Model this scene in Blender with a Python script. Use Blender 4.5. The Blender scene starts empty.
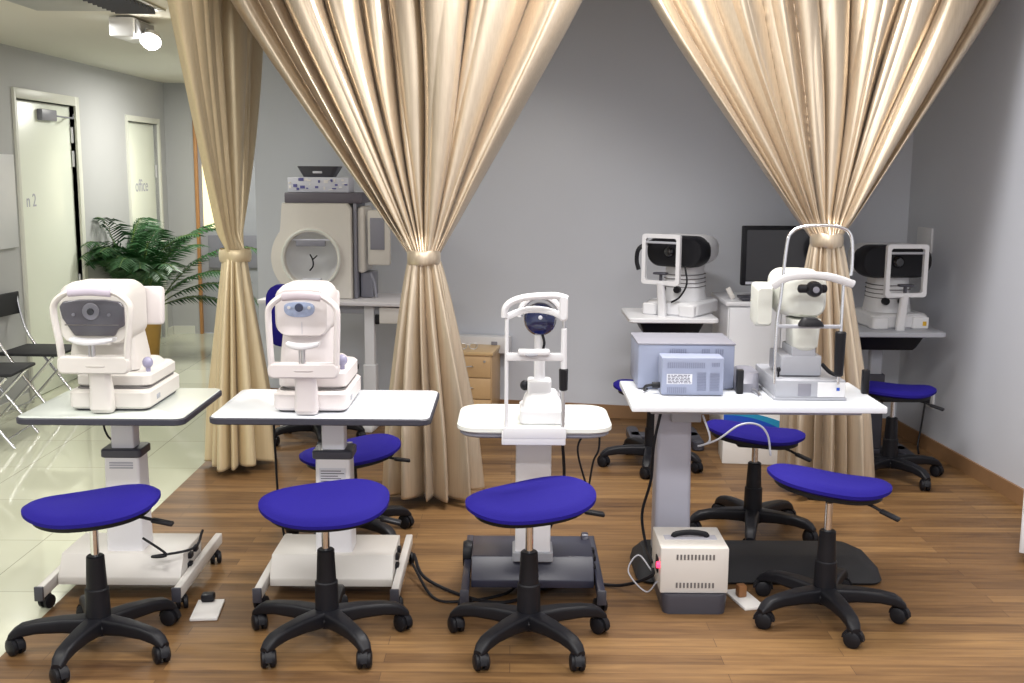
import bpy, bmesh, math, random
from mathutils import Vector, Matrix
PI = math.pi
sc = bpy.context.scene
COL = sc.collection

# ------------------------------------------------------------------ camera model
F, H = 1100.0, 1.65
T = math.atan(173 / 1100.0)
R = 0.007
cr, sr, ct, st = math.cos(R), math.sin(R), math.cos(T), math.sin(T)

def ray(px, py):
    u = (px - 512) / F; v = (341.5 - py) / F
    x = u * cr - v * sr; y = u * sr + v * cr
    return Vector((x, ct + y * st, -st + y * ct))
def atY(px, py, y):
    d = ray(px, py); k = y / d.y
    return Vector((d.x * k, y, H + d.z * k))
def atZ(px, py, z):
    d = ray(px, py); k = (z - H) / d.z
    return Vector((d.x * k, d.y * k, z))
def atX(px, py, x):
    d = ray(px, py); k = x / d.x
    return Vector((x, d.y * k, H + d.z * k))

# ------------------------------------------------------------------ materials
MATS = {}
def mat(name, col, rough=0.5, metal=0.0, spec=0.5, coat=0.0, noise=0.0, nscale=30.0, bump=0.0, emit=None, estr=0.0, trans=0.0, alpha=1.0, sheen=0.0):
    if name in MATS: return MATS[name]
    m = bpy.data.materials.new(name); m.use_nodes = True
    nt = m.node_tree; b = nt.nodes['Principled BSDF']
    b.inputs['Base Color'].default_value = (*col, 1)
    b.inputs['Roughness'].default_value = rough
    b.inputs['Metallic'].default_value = metal
    b.inputs['Specular IOR Level'].default_value = spec
    b.inputs['Coat Weight'].default_value = coat
    b.inputs['Transmission Weight'].default_value = trans
    b.inputs['Sheen Weight'].default_value = sheen
    if emit:
        b.inputs['Emission Color'].default_value = (*emit, 1)
        b.inputs['Emission Strength'].default_value = estr
    if noise or bump:
        tc = nt.nodes.new('ShaderNodeTexCoord')
        n = nt.nodes.new('ShaderNodeTexNoise'); n.inputs['Scale'].default_value = nscale
        n.inputs['Detail'].default_value = 4
        nt.links.new(tc.outputs['Object'], n.inputs['Vector'])
        if noise:
            mx = nt.nodes.new('ShaderNodeMix'); mx.data_type = 'RGBA'
            mx.inputs[6].default_value = (*[c * (1 - noise) for c in col], 1)
            mx.inputs[7].default_value = (*[min(1, c * (1 + noise)) for c in col], 1)
            nt.links.new(n.outputs['Fac'], mx.inputs[0])
            nt.links.new(mx.outputs[2], b.inputs['Base Color'])
        if bump:
            bp = nt.nodes.new('ShaderNodeBump'); bp.inputs['Strength'].default_value = bump
            bp.inputs['Distance'].default_value = 0.004
            nt.links.new(n.outputs['Fac'], bp.inputs['Height'])
            nt.links.new(bp.outputs['Normal'], b.inputs['Normal'])
    MATS[name] = m
    return m

cream = mat('cream_plastic', (0.64, 0.61, 0.575), 0.42, noise=0.02, nscale=8)
white = mat('white_plastic', (0.68, 0.68, 0.70), 0.35, noise=0.015, nscale=9)
pinkw = mat('warm_white_plastic', (0.66, 0.615, 0.61), 0.42, noise=0.02, nscale=8)
aged = mat('yellowed_plastic', (0.62, 0.63, 0.58), 0.42, noise=0.03, nscale=9)
seam = mat('seam_dark', (0.13, 0.12, 0.12), 0.6)
black = mat('black_plastic', (0.009, 0.009, 0.012), 0.45, spec=0.25, noise=0.1, nscale=20)
blackm = mat('matte_black', (0.012, 0.012, 0.015), 0.7)
glossy = mat('glossy_black', (0.008, 0.008, 0.012), 0.12, coat=0.5)
chrome = mat('chrome', (0.75, 0.75, 0.77), 0.18, metal=1.0)
steel = mat('brushed_steel', (0.6, 0.6, 0.62), 0.35, metal=1.0)
lgrey = mat('light_grey_plastic', (0.36, 0.37, 0.41), 0.42, noise=0.03, nscale=10)
mgrey = mat('mid_grey_plastic', (0.22, 0.22, 0.26), 0.42)
bgrey = mat('blue_grey_metal', (0.26, 0.29, 0.40), 0.42, noise=0.03, nscale=10)
bgrey2 = mat('blue_grey_vent', (0.20, 0.22, 0.31), 0.5)
dgrey = mat('dark_grey_plastic', (0.05, 0.05, 0.065), 0.4, noise=0.05)
navy = mat('navy_grey_metal', (0.032, 0.033, 0.055), 0.32, noise=0.05)
navylens = mat('deep_blue_glass', (0.006, 0.012, 0.06), 0.15, coat=0.6)
visor = mat('smoked_visor', (0.085, 0.082, 0.10), 0.25, coat=0.3)
display = mat('blue_display', (0.30, 0.36, 0.52), 0.2, coat=0.4, noise=0.3, nscale=60)
blue = mat('royal_blue_fabric', (0.011, 0.006, 0.175), 0.8, spec=0.2, noise=0.16, nscale=260, bump=0.25)
tabletop_m = mat('white_laminate', (0.78, 0.81, 0.86), 0.22)
tabletop_g = mat('pale_green_laminate', (0.60, 0.64, 0.60), 0.22)
colm = mat('painted_column', (0.78, 0.77, 0.80), 0.4)
column_g = mat('lilac_grey_column', (0.40, 0.40, 0.47), 0.42, noise=0.03, nscale=8)
edge = mat('dark_edge', (0.035, 0.035, 0.05), 0.45)
label_m = mat('label_paper', (0.62, 0.63, 0.70), 0.6)
ink = mat('print_ink', (0.05, 0.05, 0.08), 0.6)
lightink = mat('faded_ink', (0.42, 0.42, 0.48), 0.6)
bluepr = mat('blue_print', (0.01, 0.07, 0.45), 0.45)
tealpr = mat('teal_print', (0.02, 0.25, 0.45), 0.45)
lilac = mat('lilac_knob', (0.30, 0.29, 0.42), 0.35)
paperw = mat('paper_white', (0.78, 0.76, 0.74), 0.6)
brownp = mat('brown_plug', (0.25, 0.11, 0.04), 0.5)
redled = mat('red_led', (0.6, 0.0, 0.02), 0.4, emit=(1, 0.02, 0.06), estr=6)
beech = mat('beech_wood', (0.55, 0.36, 0.18), 0.45, noise=0.12, nscale=12)
terracotta = mat('ochre_pot', (0.48, 0.27, 0.06), 0.5, noise=0.1, nscale=14)
soil = mat('soil', (0.04, 0.025, 0.015), 0.9, noise=0.4, nscale=60)
leafm = mat('palm_leaf', (0.022, 0.09, 0.024), 0.42, noise=0.45, nscale=9)
stemm = mat('palm_stem', (0.10, 0.16, 0.03), 0.5)
doorm = mat('painted_door', (0.80, 0.83, 0.72), 0.3)
doorframe = mat('door_frame_paint', (0.62, 0.62, 0.55), 0.4)
warmtrim = mat('varnished_trim', (0.45, 0.22, 0.08), 0.4)
skirt = mat('skirting_wood', (0.26, 0.145, 0.07), 0.45, noise=0.15, nscale=10)
ceilm = mat('ceiling_paint', (0.66, 0.64, 0.57), 0.8, noise=0.02, nscale=2)
yellow = mat('yellow_sticker', (0.6, 0.36, 0.02), 0.5)
lampglow = mat('lamp_glow', (1, 1, 1), 0.5, emit=(1.0, 0.97, 0.9), estr=40)
glowroom = mat('lit_panel', (0.9, 0.85, 0.6), 0.5, emit=(1.0, 0.85, 0.5), estr=0.9)
glass = mat('screen_glass', (0.16, 0.17, 0.20), 0.12)

def wall_material(name, col, streak=0.05):
    m = bpy.data.materials.new(name); m.use_nodes = True
    nt = m.node_tree; b = nt.nodes['Principled BSDF']; b.inputs['Roughness'].default_value = 0.62
    tc = nt.nodes.new('ShaderNodeTexCoord')
    n = nt.nodes.new('ShaderNodeTexNoise'); n.inputs['Scale'].default_value = 1.3; n.inputs['Detail'].default_value = 3
    n2 = nt.nodes.new('ShaderNodeTexNoise'); n2.inputs['Scale'].default_value = 140
    nt.links.new(tc.outputs['Object'], n.inputs['Vector']); nt.links.new(tc.outputs['Object'], n2.inputs['Vector'])
    mx = nt.nodes.new('ShaderNodeMix'); mx.data_type = 'RGBA'
    mx.inputs[6].default_value = (*[c * (1 - streak) for c in col], 1)
    mx.inputs[7].default_value = (*[c * (1 + streak) for c in col], 1)
    nt.links.new(n.outputs['Fac'], mx.inputs[0]); nt.links.new(mx.outputs[2], b.inputs['Base Color'])
    bp = nt.nodes.new('ShaderNodeBump'); bp.inputs['Strength'].default_value = 0.08; bp.inputs['Distance'].default_value = 0.002
    nt.links.new(n2.outputs['Fac'], bp.inputs['Height']); nt.links.new(bp.outputs['Normal'], b.inputs['Normal'])
    return m
wallm = wall_material('grey_wall_paint', (0.54, 0.56, 0.615))
wallc = wall_material('corridor_wall_paint', (0.42, 0.42, 0.42))

def wood_floor_material():
    m = bpy.data.materials.new('wood_planks'); m.use_nodes = True
    nt = m.node_tree; b = nt.nodes['Principled BSDF']; L = nt.links
    tc = nt.nodes.new('ShaderNodeTexCoord')
    br = nt.nodes.new('ShaderNodeTexBrick')
    br.offset = 0.37; br.offset_frequency = 2
    br.inputs['Scale'].default_value = 1.0
    br.inputs['Brick Width'].default_value = 1.15; br.inputs['Row Height'].default_value = 0.07
    br.inputs['Mortar Size'].default_value = 0.0012; br.inputs['Mortar Smooth'].default_value = 0.3
    br.inputs['Color1'].default_value = (0, 0, 0, 1); br.inputs['Color2'].default_value = (1, 1, 1, 1)
    br.inputs['Mortar'].default_value = (0.5, 0.5, 0.5, 1)
    L.new(tc.outputs['Object'], br.inputs['Vector'])
    mp = nt.nodes.new('ShaderNodeMapping'); mp.inputs['Scale'].default_value = (1.6, 22, 1)
    L.new(tc.outputs['Object'], mp.inputs['Vector'])
    n = nt.nodes.new('ShaderNodeTexNoise'); n.inputs['Scale'].default_value = 1.6; n.inputs['Detail'].default_value = 7
    n.inputs['Roughness'].default_value = 0.6; n.inputs['Distortion'].default_value = 0.5
    L.new(mp.outputs['Vector'], n.inputs['Vector'])
    add = nt.nodes.new('ShaderNodeMath'); add.operation = 'MULTIPLY_ADD'
    L.new(br.outputs['Color'], add.inputs[0]); add.inputs[1].default_value = 0.30
    mul = nt.nodes.new('ShaderNodeMath'); mul.operation = 'MULTIPLY'; mul.inputs[1].default_value = 0.75
    L.new(n.outputs['Fac'], mul.inputs[0]); L.new(mul.outputs[0], add.inputs[2])
    cr_ = nt.nodes.new('ShaderNodeValToRGB')
    e = cr_.color_ramp.elements
    e[0].position = 0.22; e[0].color = (0.060, 0.028, 0.012, 1)
    e[1].position = 0.88; e[1].color = (0.32, 0.185, 0.072, 1)
    x = cr_.color_ramp.elements.new(0.55); x.color = (0.185, 0.10, 0.040, 1)
    L.new(add.outputs[0], cr_.inputs[0])
    mx = nt.nodes.new('ShaderNodeMix'); mx.data_type = 'RGBA'
    mx.inputs[7].default_value = (0.07, 0.035, 0.018, 1)
    L.new(br.outputs['Fac'], mx.inputs[0]); L.new(cr_.outputs[0], mx.inputs[6])
    L.new(mx.outputs[2], b.inputs['Base Color'])
    b.inputs['Roughness'].default_value = 0.48
    b.inputs['Specular IOR Level'].default_value = 0.35
    bp = nt.nodes.new('ShaderNodeBump'); bp.inputs['Strength'].default_value = 0.15; bp.inputs['Distance'].default_value = 0.002
    L.new(n.outputs['Fac'], bp.inputs['Height']); L.new(bp.outputs['Normal'], b.inputs['Normal'])
    return m
def tile_floor_material():
    m = bpy.data.materials.new('polished_tiles'); m.use_nodes = True
    nt = m.node_tree; b = nt.nodes['Principled BSDF']; L = nt.links
    tc = nt.nodes.new('ShaderNodeTexCoord')
    mp = nt.nodes.new('ShaderNodeMapping'); mp.inputs['Location'].default_value = (2.08, 0.1, 0)
    L.new(tc.outputs['Object'], mp.inputs['Vector'])
    br = nt.nodes.new('ShaderNodeTexBrick'); br.offset = 0.0
    br.inputs['Scale'].default_value = 1.0
    br.inputs['Brick Width'].default_value = 0.6; br.inputs['Row Height'].default_value = 0.6
    br.inputs['Mortar Size'].default_value = 0.0022; br.inputs['Mortar Smooth'].default_value = 0.2
    br.inputs['Color1'].default_value = (0.56, 0.57, 0.44, 1); br.inputs['Color2'].default_value = (0.62, 0.63, 0.49, 1)
    br.inputs['Mortar'].default_value = (0.30, 0.30, 0.24, 1)
    L.new(mp.outputs['Vector'], br.inputs['Vector'])
    L.new(br.outputs['Color'], b.inputs['Base Color'])
    b.inputs['Roughness'].default_value = 0.07; b.inputs['Coat Weight'].default_value = 0.3
    b.inputs['Coat Roughness'].default_value = 0.04
    return m
def satin(name, a, bcol, rough=0.34, metal=0.72):
    m = bpy.data.materials.new(name); m.use_nodes = True
    nt = m.node_tree; p = nt.nodes['Principled BSDF']; L = nt.links
    tc = nt.nodes.new('ShaderNodeTexCoord')
    mp = nt.nodes.new('ShaderNodeMapping'); mp.inputs['Scale'].default_value = (60, 60, 1.2)
    n = nt.nodes.new('ShaderNodeTexNoise'); n.inputs['Scale'].default_value = 2; n.inputs['Detail'].default_value = 4
    L.new(tc.outputs['Object'], mp.inputs['Vector']); L.new(mp.outputs['Vector'], n.inputs['Vector'])
    mx = nt.nodes.new('ShaderNodeMix'); mx.data_type = 'RGBA'
    mx.inputs[6].default_value = (*a, 1); mx.inputs[7].default_value = (*bcol, 1)
    L.new(n.outputs['Fac'], mx.inputs[0]); L.new(mx.outputs[2], p.inputs['Base Color'])
    p.inputs['Roughness'].default_value = rough; p.inputs['Metallic'].default_value = metal
    p.inputs['Sheen Weight'].default_value = 0.1
    n2 = nt.nodes.new('ShaderNodeTexNoise'); n2.inputs['Scale'].default_value = 9; n2.inputs['Detail'].default_value = 2
    L.new(tc.outputs['Object'], n2.inputs['Vector'])
    bp = nt.nodes.new('ShaderNodeBump'); bp.inputs['Strength'].default_value = 0.10; bp.inputs['Distance'].default_value = 0.012
    L.new(n2.outputs['Fac'], bp.inputs['Height']); L.new(bp.outputs['Normal'], p.inputs['Normal'])
    return m
satin_m = satin('champagne_satin', (0.50, 0.405, 0.295), (0.68, 0.575, 0.445))
satin_y = satin('golden_satin', (0.60, 0.49, 0.30), (0.72, 0.60, 0.39), 0.34, 0.35)

# ------------------------------------------------------------------ mesh building
def rrect(w, h, r, n=5):
    r = max(1e-4, min(r, w / 2 - 1e-4, h / 2 - 1e-4)); pts = []
    for (cx, cy, a0) in ((w/2-r, h/2-r, 0), (-w/2+r, h/2-r, PI/2), (-w/2+r, -h/2+r, PI), (w/2-r, -h/2+r, 1.5*PI)):
        for i in range(n + 1):
            a = a0 + PI / 2 * i / n
            pts.append((cx + r * math.cos(a), cy + r * math.sin(a)))
    return pts
def smooth_path(pts, n=8, closed=False):
    P = [Vector(p) for p in pts]; out = []
    N = len(P)
    rng = range(N if closed else N - 1)
    for i in rng:
        p0 = P[(i-1) % N] if closed or i > 0 else P[0] * 2 - P[1]
        p1 = P[i]; p2 = P[(i+1) % N]
        p3 = P[(i+2) % N] if closed or i + 2 < N else P[-1] * 2 - P[-2]
        for k in range(n):
            t = k / n
            out.append(0.5 * ((2*p1) + (p2-p0)*t + (2*p0-5*p1+4*p2-p3)*t*t + (3*p1-p0-3*p2+p3)*t**3))
    if not closed: out.append(P[-1])
    return out

class B:
    def __init__(s): s.bm = bmesh.new()
    def _merge(s, tb, M=None):
        if M is not None: bmesh.ops.transform(tb, matrix=M, verts=tb.verts)
        me = bpy.data.meshes.new('tmp'); tb.to_mesh(me); tb.free()
        s.bm.from_mesh(me); bpy.data.meshes.remove(me)
    def box(s, c, d, r=0.0, seg=2, rot=None, taper=None):
        tb = bmesh.new(); bmesh.ops.create_cube(tb, size=1)
        for v in tb.verts:
            v.co = Vector((v.co.x*d[0], v.co.y*d[1], v.co.z*d[2]))
            if taper and v.co.z > 0: v.co.x *= taper[0]; v.co.y *= taper[1]
        if r > 0:
            bmesh.ops.bevel(tb, geom=tb.edges[:], offset=min(r, min(d)*0.48), segments=seg, profile=0.5, affect='EDGES')
        M = Matrix.Translation(Vector(c))
        if rot: M = M @ rot
        s._merge(tb, M); return s
    def b2(s, x0, x1, y0, y1, z0, z1, r=0.0, seg=2, taper=None):
        return s.box(((x0+x1)/2, (y0+y1)/2, (z0+z1)/2), (abs(x1-x0), abs(y1-y0), abs(z1-z0)), r, seg, None, taper)
    def rings(s, rings, closed=False, cap=True):
        tb = bmesh.new(); vs = [[tb.verts.new(p) for p in ring] for ring in rings]
        n = len(rings[0]); m = len(rings)
        for i in range(m if closed else m - 1):
            a = vs[i]; b = vs[(i+1) % m]
            for j in range(n):
                k = (j+1) % n
                tb.faces.new((a[j], a[k], b[k], b[j]))
        if cap and not closed:
            tb.faces.new(vs[0][::-1]); tb.faces.new(vs[-1])
        bmesh.ops.recalc_face_normals(tb, faces=tb.faces)
        s._merge(tb); return s
    def tube(s, pts, r, n=10, closed=False, smooth=0, flat=None, radii=None):
        """sweep; flat=(a,b) gives an elliptical section a along the side, b along the up"""
        P = smooth_path(pts, smooth, closed) if smooth else [Vector(p) for p in pts]
        N = len(P); rings = []; up = None
        for i in range(N):
            if closed: t = P[(i+1) % N] - P[(i-1) % N]
            else: t = P[min(i+1, N-1)] - P[max(i-1, 0)]
            t.normalize()
            if up is None:
                up = Vector((0, 1, 0)) if abs(t.y) < 0.9 else Vector((0, 0, 1))
            up = (up - t * up.dot(t)).normalized(); side = t.cross(up)
            rr = r if radii is None else radii[0] + (radii[1]-radii[0]) * i / (N-1)
            a, b = (flat if flat else (rr, rr))
            rings.append([P[i] + side * a * math.cos(2*PI*k/n) + up * b * math.sin(2*PI*k/n) for k in range(n)])
        return s.rings(rings, closed)
    def lathe(s, prof, c=(0, 0, 0), axis='z', n=32, rot=None, cap=True):
        rings = []
        for (r, z) in prof:
            ring = []
            for k in range(n):
                a = 2*PI*k/n; x, y = r*math.cos(a), r*math.sin(a)
                p = Vector((x, y, z))
                if axis == 'y': p = Vector((x, z, y))
                if axis == 'x': p = Vector((z, x, y))
                if rot: p = rot @ p
                ring.append(p + Vector(c))
            rings.append(ring)
        return s.rings(rings, cap=cap)
    def cyl(s, p0, p1, r0, r1=None, n=20, bev=0.0):
        r1 = r0 if r1 is None else r1
        p0 = Vector(p0); p1 = Vector(p1); d = p1 - p0; L = d.length
        q = d.to_track_quat('Z', 'Y')
        prof = [(r0, 0), (r1, L)] if bev == 0 else [(r0-bev, 0), (r0, bev), (r1, L-bev), (r1-bev, L)]
        rings = [[p0 + q @ Vector((r*math.cos(2*PI*k/n), r*math.sin(2*PI*k/n), z)) for k in range(n)] for r, z in prof]
        return s.rings(rings)
    def ell(s, c, rad, seg=24):
        tb = bmesh.new(); bmesh.ops.create_uvsphere(tb, u_segments=seg, v_segments=seg//2, radius=1)
        M = Matrix.Translation(Vector(c)) @ Matrix.Diagonal((*rad, 1))
        s._merge(tb, M); return s
    def lofty(s, secs, n=5):      # sections (y, cx, cz, w, h, r) in the xz plane
        return s.rings([[Vector((cx + a, y, cz + b)) for a, b in rrect(w, h, r, n)] for (y, cx, cz, w, h, r) in secs])
    def loftz(s, secs, n=5):      # sections (z, cx, cy, w, d, r) in the xy plane
        return s.rings([[Vector((cx + a, cy + b, z)) for a, b in rrect(w, d, r, n)] for (z, cx, cy, w, d, r) in secs])
    def slab(s, z0, z1, cx, cy, w, d, r, e=0.004, n=6):
        return s.loftz([(z0, cx, cy, w-2*e, d-2*e, r), (z0+e, cx, cy, w, d, r), (z1-e, cx, cy, w, d, r), (z1, cx, cy, w-2*e, d-2*e, r)], n)
    def poly(s, pts, axis, a0, a1, bev=0.0):
        """extrude a 2D outline along an axis: 'y' takes (x,z), 'x' takes (y,z), 'z' takes (x,y)"""
        def P(u, v, w): return {'y': (u, w, v), 'x': (w, u, v), 'z': (u, v, w)}[axis]
        tb = bmesh.new()
        A = [tb.verts.new(P(u, v, a0)) for u, v in pts]; Bv = [tb.verts.new(P(u, v, a1)) for u, v in pts]
        n = len(pts)
        tb.faces.new(A[::-1]); tb.faces.new(Bv)
        for j in range(n): tb.faces.new((A[j], A[(j+1) % n], Bv[(j+1) % n], Bv[j]))
        bmesh.ops.recalc_face_normals(tb, faces=tb.faces)
        if bev > 0: bmesh.ops.bevel(tb, geom=tb.edges[:], offset=bev, segments=2, profile=0.5, affect='EDGES')
        s._merge(tb); return s
    def frame(s, w, h, r, t, dpt, c, lean=0.0):
        """upright rounded rectangular ring in the xz plane"""
        rings = []
        for (a, b) in rrect(w, h, r, 6):
            nrm = Vector((a / (w/2), 0, b / (h/2)))
            inner = Vector((a * (w-2*t)/w, 0, b * (h-2*t)/h)); outer = Vector((a, 0, b))
            ring = [outer + Vector((0, -dpt/2*.8, 0)), outer*0.985+inner*0.015 + Vector((0, -dpt/2, 0)), inner + Vector((0, -dpt/2, 0)), inner + Vector((0, dpt/2, 0)), outer + Vector((0, dpt/2, 0))]
            rings.append([p + Vector(c) + Vector((0, lean * p.z, 0)) for p in ring])
        return s.rings(rings, closed=True)
    def obj(s, name, m, parent=None, loc=None, angle=38):
        for f in s.bm.faces: f.smooth = True
        lim = math.radians(angle)
        for e in s.bm.edges:
            if len(e.link_faces) == 2: e.smooth = e.calc_face_angle(0) < lim
        me = bpy.data.meshes.new(name); s.bm.to_mesh(me); s.bm.free(); me.materials.append(m)
        o = bpy.data.objects.new(name, me); COL.objects.link(o)
        if parent is not None: o.parent = parent
        if loc is not None: o.location = loc
        return o

def tag(o, label, cat, group=None):
    o['label'] = label; o['category'] = cat
    if group: o['group'] = group
    return o
def thing(name, label, cat, loc, rz=0.0, group=None):
    o = bpy.data.objects.new(name, None); COL.objects.link(o); o.empty_display_size = 0.1
    o.location = loc; o.rotation_euler = (0, 0, rz)
    return tag(o, label, cat, group)
def solo(name, b, m, origin, label, cat, group=None, rz=0.0):
    """a thing of one mesh, built in local coordinates around its base point"""
    o = b.obj(name, m); o.location = origin; o.rotation_euler = (0, 0, rz)
    return tag(o, label, cat, group)
def struct(name, b, m, parent=None):
    o = b.obj(name, m, parent)
    if parent is None: o['kind'] = 'structure'
    return o
def copy_tree(o, parent=None):
    c = o.copy(); COL.objects.link(c)
    if parent is not None: c.parent = parent
    for ch in list(o.children): copy_tree(ch, c)
    return c
def text_mesh(name, body, size, m, parent, M, ext=0.0008):
    cu = bpy.data.curves.new(name, 'FONT'); cu.body = body; cu.size = size; cu.extrude = ext
    to = bpy.data.objects.new(name + '_c', cu); COL.objects.link(to)
    bpy.context.view_layer.update()
    dg = bpy.context.evaluated_depsgraph_get()
    me = bpy.data.meshes.new_from_object(to.evaluated_get(dg))
    bpy.data.objects.remove(to); me.materials.clear(); me.materials.append(m)
    o = bpy.data.objects.new(name, me); COL.objects.link(o); o.parent = parent
    o.matrix_local = M
    return o
# ------------------------------------------------------------------ the setting
XB = -1.73          # where the wood floor meets the tiles
ZC, ZL = 3.0, 2.44  # high ceiling over the clinic, low ceiling over the corridor
XL = -3.38
struct('floor', B().b2(XB, 3.3, -1.0, 8.0, -0.06, 0.0), wood_floor_material())
struct('floor', B().b2(XL-0.15, XB, -1.0, 11.0, -0.06, 0.0), tile_floor_material())
struct('ceiling', B().b2(-1.66, 3.3, -1.0, 8.0, ZC, ZC+0.1), ceilm)
struct('ceiling', B().b2(XL-0.15, -1.66, -1.0, 11.0, ZL, ZL+0.1), ceilm)
struct('trim_1', B().b2(-1.68, -1.64, -1.0, 7.70, ZL, ZC), wallc)       # bulkhead between the two ceilings
PB0, PB1 = Vector((-1.80, 7.75, 0)), Vector((2.46, 6.88, 0))
def wall_seg(name, p0, p1, z0, z1, thick, m, side=1, off=0.0):
    d = (p1 - p0).normalized(); n = Vector((-d.y, d.x, 0)) * side
    q = [p0 + n*off, p1 + n*off, p1 + n*(off+thick), p0 + n*(off+thick)]
    return struct(name, B().poly([(v.x, v.y) for v in q], 'z', z0, z1), m)
wall_seg('wall_back', PB0, PB1 + (PB1-PB0).normalized()*0.15, 0, ZC, 0.14, wallm, 1)
wall_seg('baseboard_back', PB0, PB1, 0, 0.085, 0.014, skirt, 1, -0.014)
PR0, PR1 = Vector((2.46, 6.88, 0)), Vector((2.975, -0.7, 0))
wall_seg('wall_right', PR0, PR1, 0, ZC, 0.14, wallm, 1)
wall_seg('baseboard_right', PR0, PR1, 0, 0.085, 0.014, skirt, 1, -0.014)
struct('wall_corridor_right', B().b2(-1.80, -1.66, 7.9, 10.95, 0, ZL), wallc)
# left wall around two doorways
D1, D2, DT = (7.60, 8.62), (9.77, 10.60), 2.10
w = B()
for y0, y1, z0, z1 in ((-0.7, D1[0], 0, ZL), (D1[0], D1[1], DT, ZL), (D1[1], D2[0], 0, ZL), (D2[0], D2[1], DT-0.06, ZL), (D2[1], 10.95, 0, ZL)):
    w.b2(XL-0.14, XL, y0, y1, z0, z1)
struct('wall_left', w, wallc)
w = B()
for y0, y1 in ((-0.7, D1[0]-.07), (D1[1]+.07, D2[0]-.05), (D2[1]+.05, 10.83)):
    w.b2(XL, XL+0.012, y0, y1, 0, 0.08)
struct('baseboard_left', w, doorframe)
def door(name, D, top, fr, txt, tsize, ty, tz, hinges):
    leaf = struct(name, B().b2(XL-0.07, XL-0.03, D[0], D[1]-0.004, 0.005, top-0.004, 0.002), doorm)
    B().b2(XL-0.12, XL+0.018, D[0]-fr*0.5, D[0], 0, top+fr, 0.003).b2(XL-0.12, XL+0.018, D[1], D[1]+fr, 0, top+fr, 0.003).b2(XL-0.12, XL+0.018, D[0], D[1], top, top+fr, 0.003).obj('door_frame', doorframe, leaf)
    M = Matrix.Translation((XL-0.029, ty, tz)) @ Matrix.Rotation(PI/2, 4, 'Z') @ Matrix.Rotation(PI/2, 4, 'X')
    text_mesh('door_lettering', txt, tsize, lightink, leaf, M)
    for z in hinges:
        B().cyl((XL-0.02, D[1]-0.01, z-0.06), (XL-0.02, D[1]-0.01, z+0.06), 0.012, n=10).obj('hinge', steel, leaf)
    return leaf
d1 = door('door_1', D1, DT, 0.07, 'n 2', 0.13, 7.76, 1.36, (1.88, 1.70, 0.75, 0.3))
c = B().b2(XL-0.032, XL+0.01, 8.02, 8.28, DT-0.13, DT-0.05, 0.008); c.tube([(XL+0.0, 8.25, DT-0.09), (XL+0.06, 8.45, DT-0.1), (XL+0.01, 8.58, DT-0.07)], 0.006)
c.obj('door_closer', mgrey, d1)
door('door_2', D2, DT-0.06, 0.05, 'office', 0.16, 10.02, 1.42, (1.6, 0.3))
d1g = struct('trim_2', B().b2(XL, XL+0.02, 6.75, 7.50, 1.10, 1.72, 0.004), white)   # white notice board beside door 1
# corridor end wall with a lit glazed door
YE = 10.85
w = B()
for x0, x1, z0, z1 in ((XL, -3.10, 0, ZL), (-3.10, -1.95, 2.1, ZL), (-1.95, -1.80, 0, ZL)):
    w.b2(x0, x1, YE, YE+0.12, z0, z1)
struct('wall_corridor_end', w, wallc)
struct('baseboard_corridor_end', B().b2(XL+.012, -3.16, YE-0.012, YE, 0, 0.08), doorframe)
d3 = struct('door_3', B().b2(-3.08, -1.97, YE+0.03, YE+0.07, 0.005, 2.095, 0.002), lgrey)
B().b2(-3.105, -3.08, YE-0.02, YE+0.1, 0, 2.16, 0.003).b2(-1.99, -1.93, YE-0.02, YE+0.1, 0, 2.16, 0.003).b2(-3.08, -1.99, YE-0.02, YE+0.1, 2.1, 2.16, 0.003).obj('door_frame', warmtrim, d3)
B().b2(-3.04, -2.72, YE+0.015, YE+0.03, 1.05, 1.98, 0.002).obj('door_pane', glowroom, d3)
B().b2(-3.0, -2.1, YE+0.0, YE+0.03, 0.66, 0.98, 0.004).obj('push_panel', mgrey, d3)

# ------------------------------------------------------------------ ceiling fittings in the corridor
vc = atZ(76, -1, ZL)
t = thing('ceiling_vent', 'square grey air vent with dark louvres in the low ceiling', 'vent', (vc.x, vc.y, ZL))
t.rotation_euler = (0, 0, 0.0)
B().b2(-0.33, 0.33, -0.33, 0.33, -0.012, 0.0, 0.004).obj('frame', mat('vent_frame', (0.42, 0.42, 0.40), 0.5), t)
lv = B()
for k in range(9):
    lv.box((0.20, -0.24 + k*0.06, -0.02), (0.20, 0.012, 0.03), rot=Matrix.Rotation(0.6, 4, 'X'))
lv.b2(0.10, 0.31, -0.28, 0.28, -0.014, -0.012); lv.obj('louvre', dgrey, t)
lv = B().b2(-0.31, 0.08, -0.28, 0.28, -0.018, -0.012, 0.002); lv.obj('blank_panel', mat('vent_panel', (0.34, 0.34, 0.33), 0.55), t)
bc = atZ(134, 23, ZL-0.02)
t = thing('emergency_light', 'white ceiling mounted box light with one glowing lamp beside the vent', 'light', (bc.x, bc.y, ZL))
B().b2(-0.075, 0.055, -0.18, 0.18, -0.11, -0.01, 0.008).obj('housing', white, t)
B().b2(0.055, 0.062, -0.15, 0.15, -0.095, -0.02, 0.002).obj('side_panel', lgrey, t)
B().b2(-0.05, 0.03, -0.14, 0.14, -0.012, 0.0, 0.002).obj('mounting_plate', lgrey, t)
B().cyl((0.06, 0.0, -0.06), (0.10, 0.0, -0.075), 0.014).lathe([(0.02, 0), (0.045, 0.02), (0.06, 0.06), (0.058, 0.066), (0.02, 0.064)], (0.10, 0, -0.075), 'z', 24, Matrix.Rotation(PI*0.62, 4, 'Y') if False else Matrix.Rotation(PI*0.75, 4, 'X')).obj('lamp_holder', white, t)
B().ell((0.11, -0.055, -0.125), (0.048, 0.03, 0.045)).obj('lamp', lampglow, t)

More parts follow.
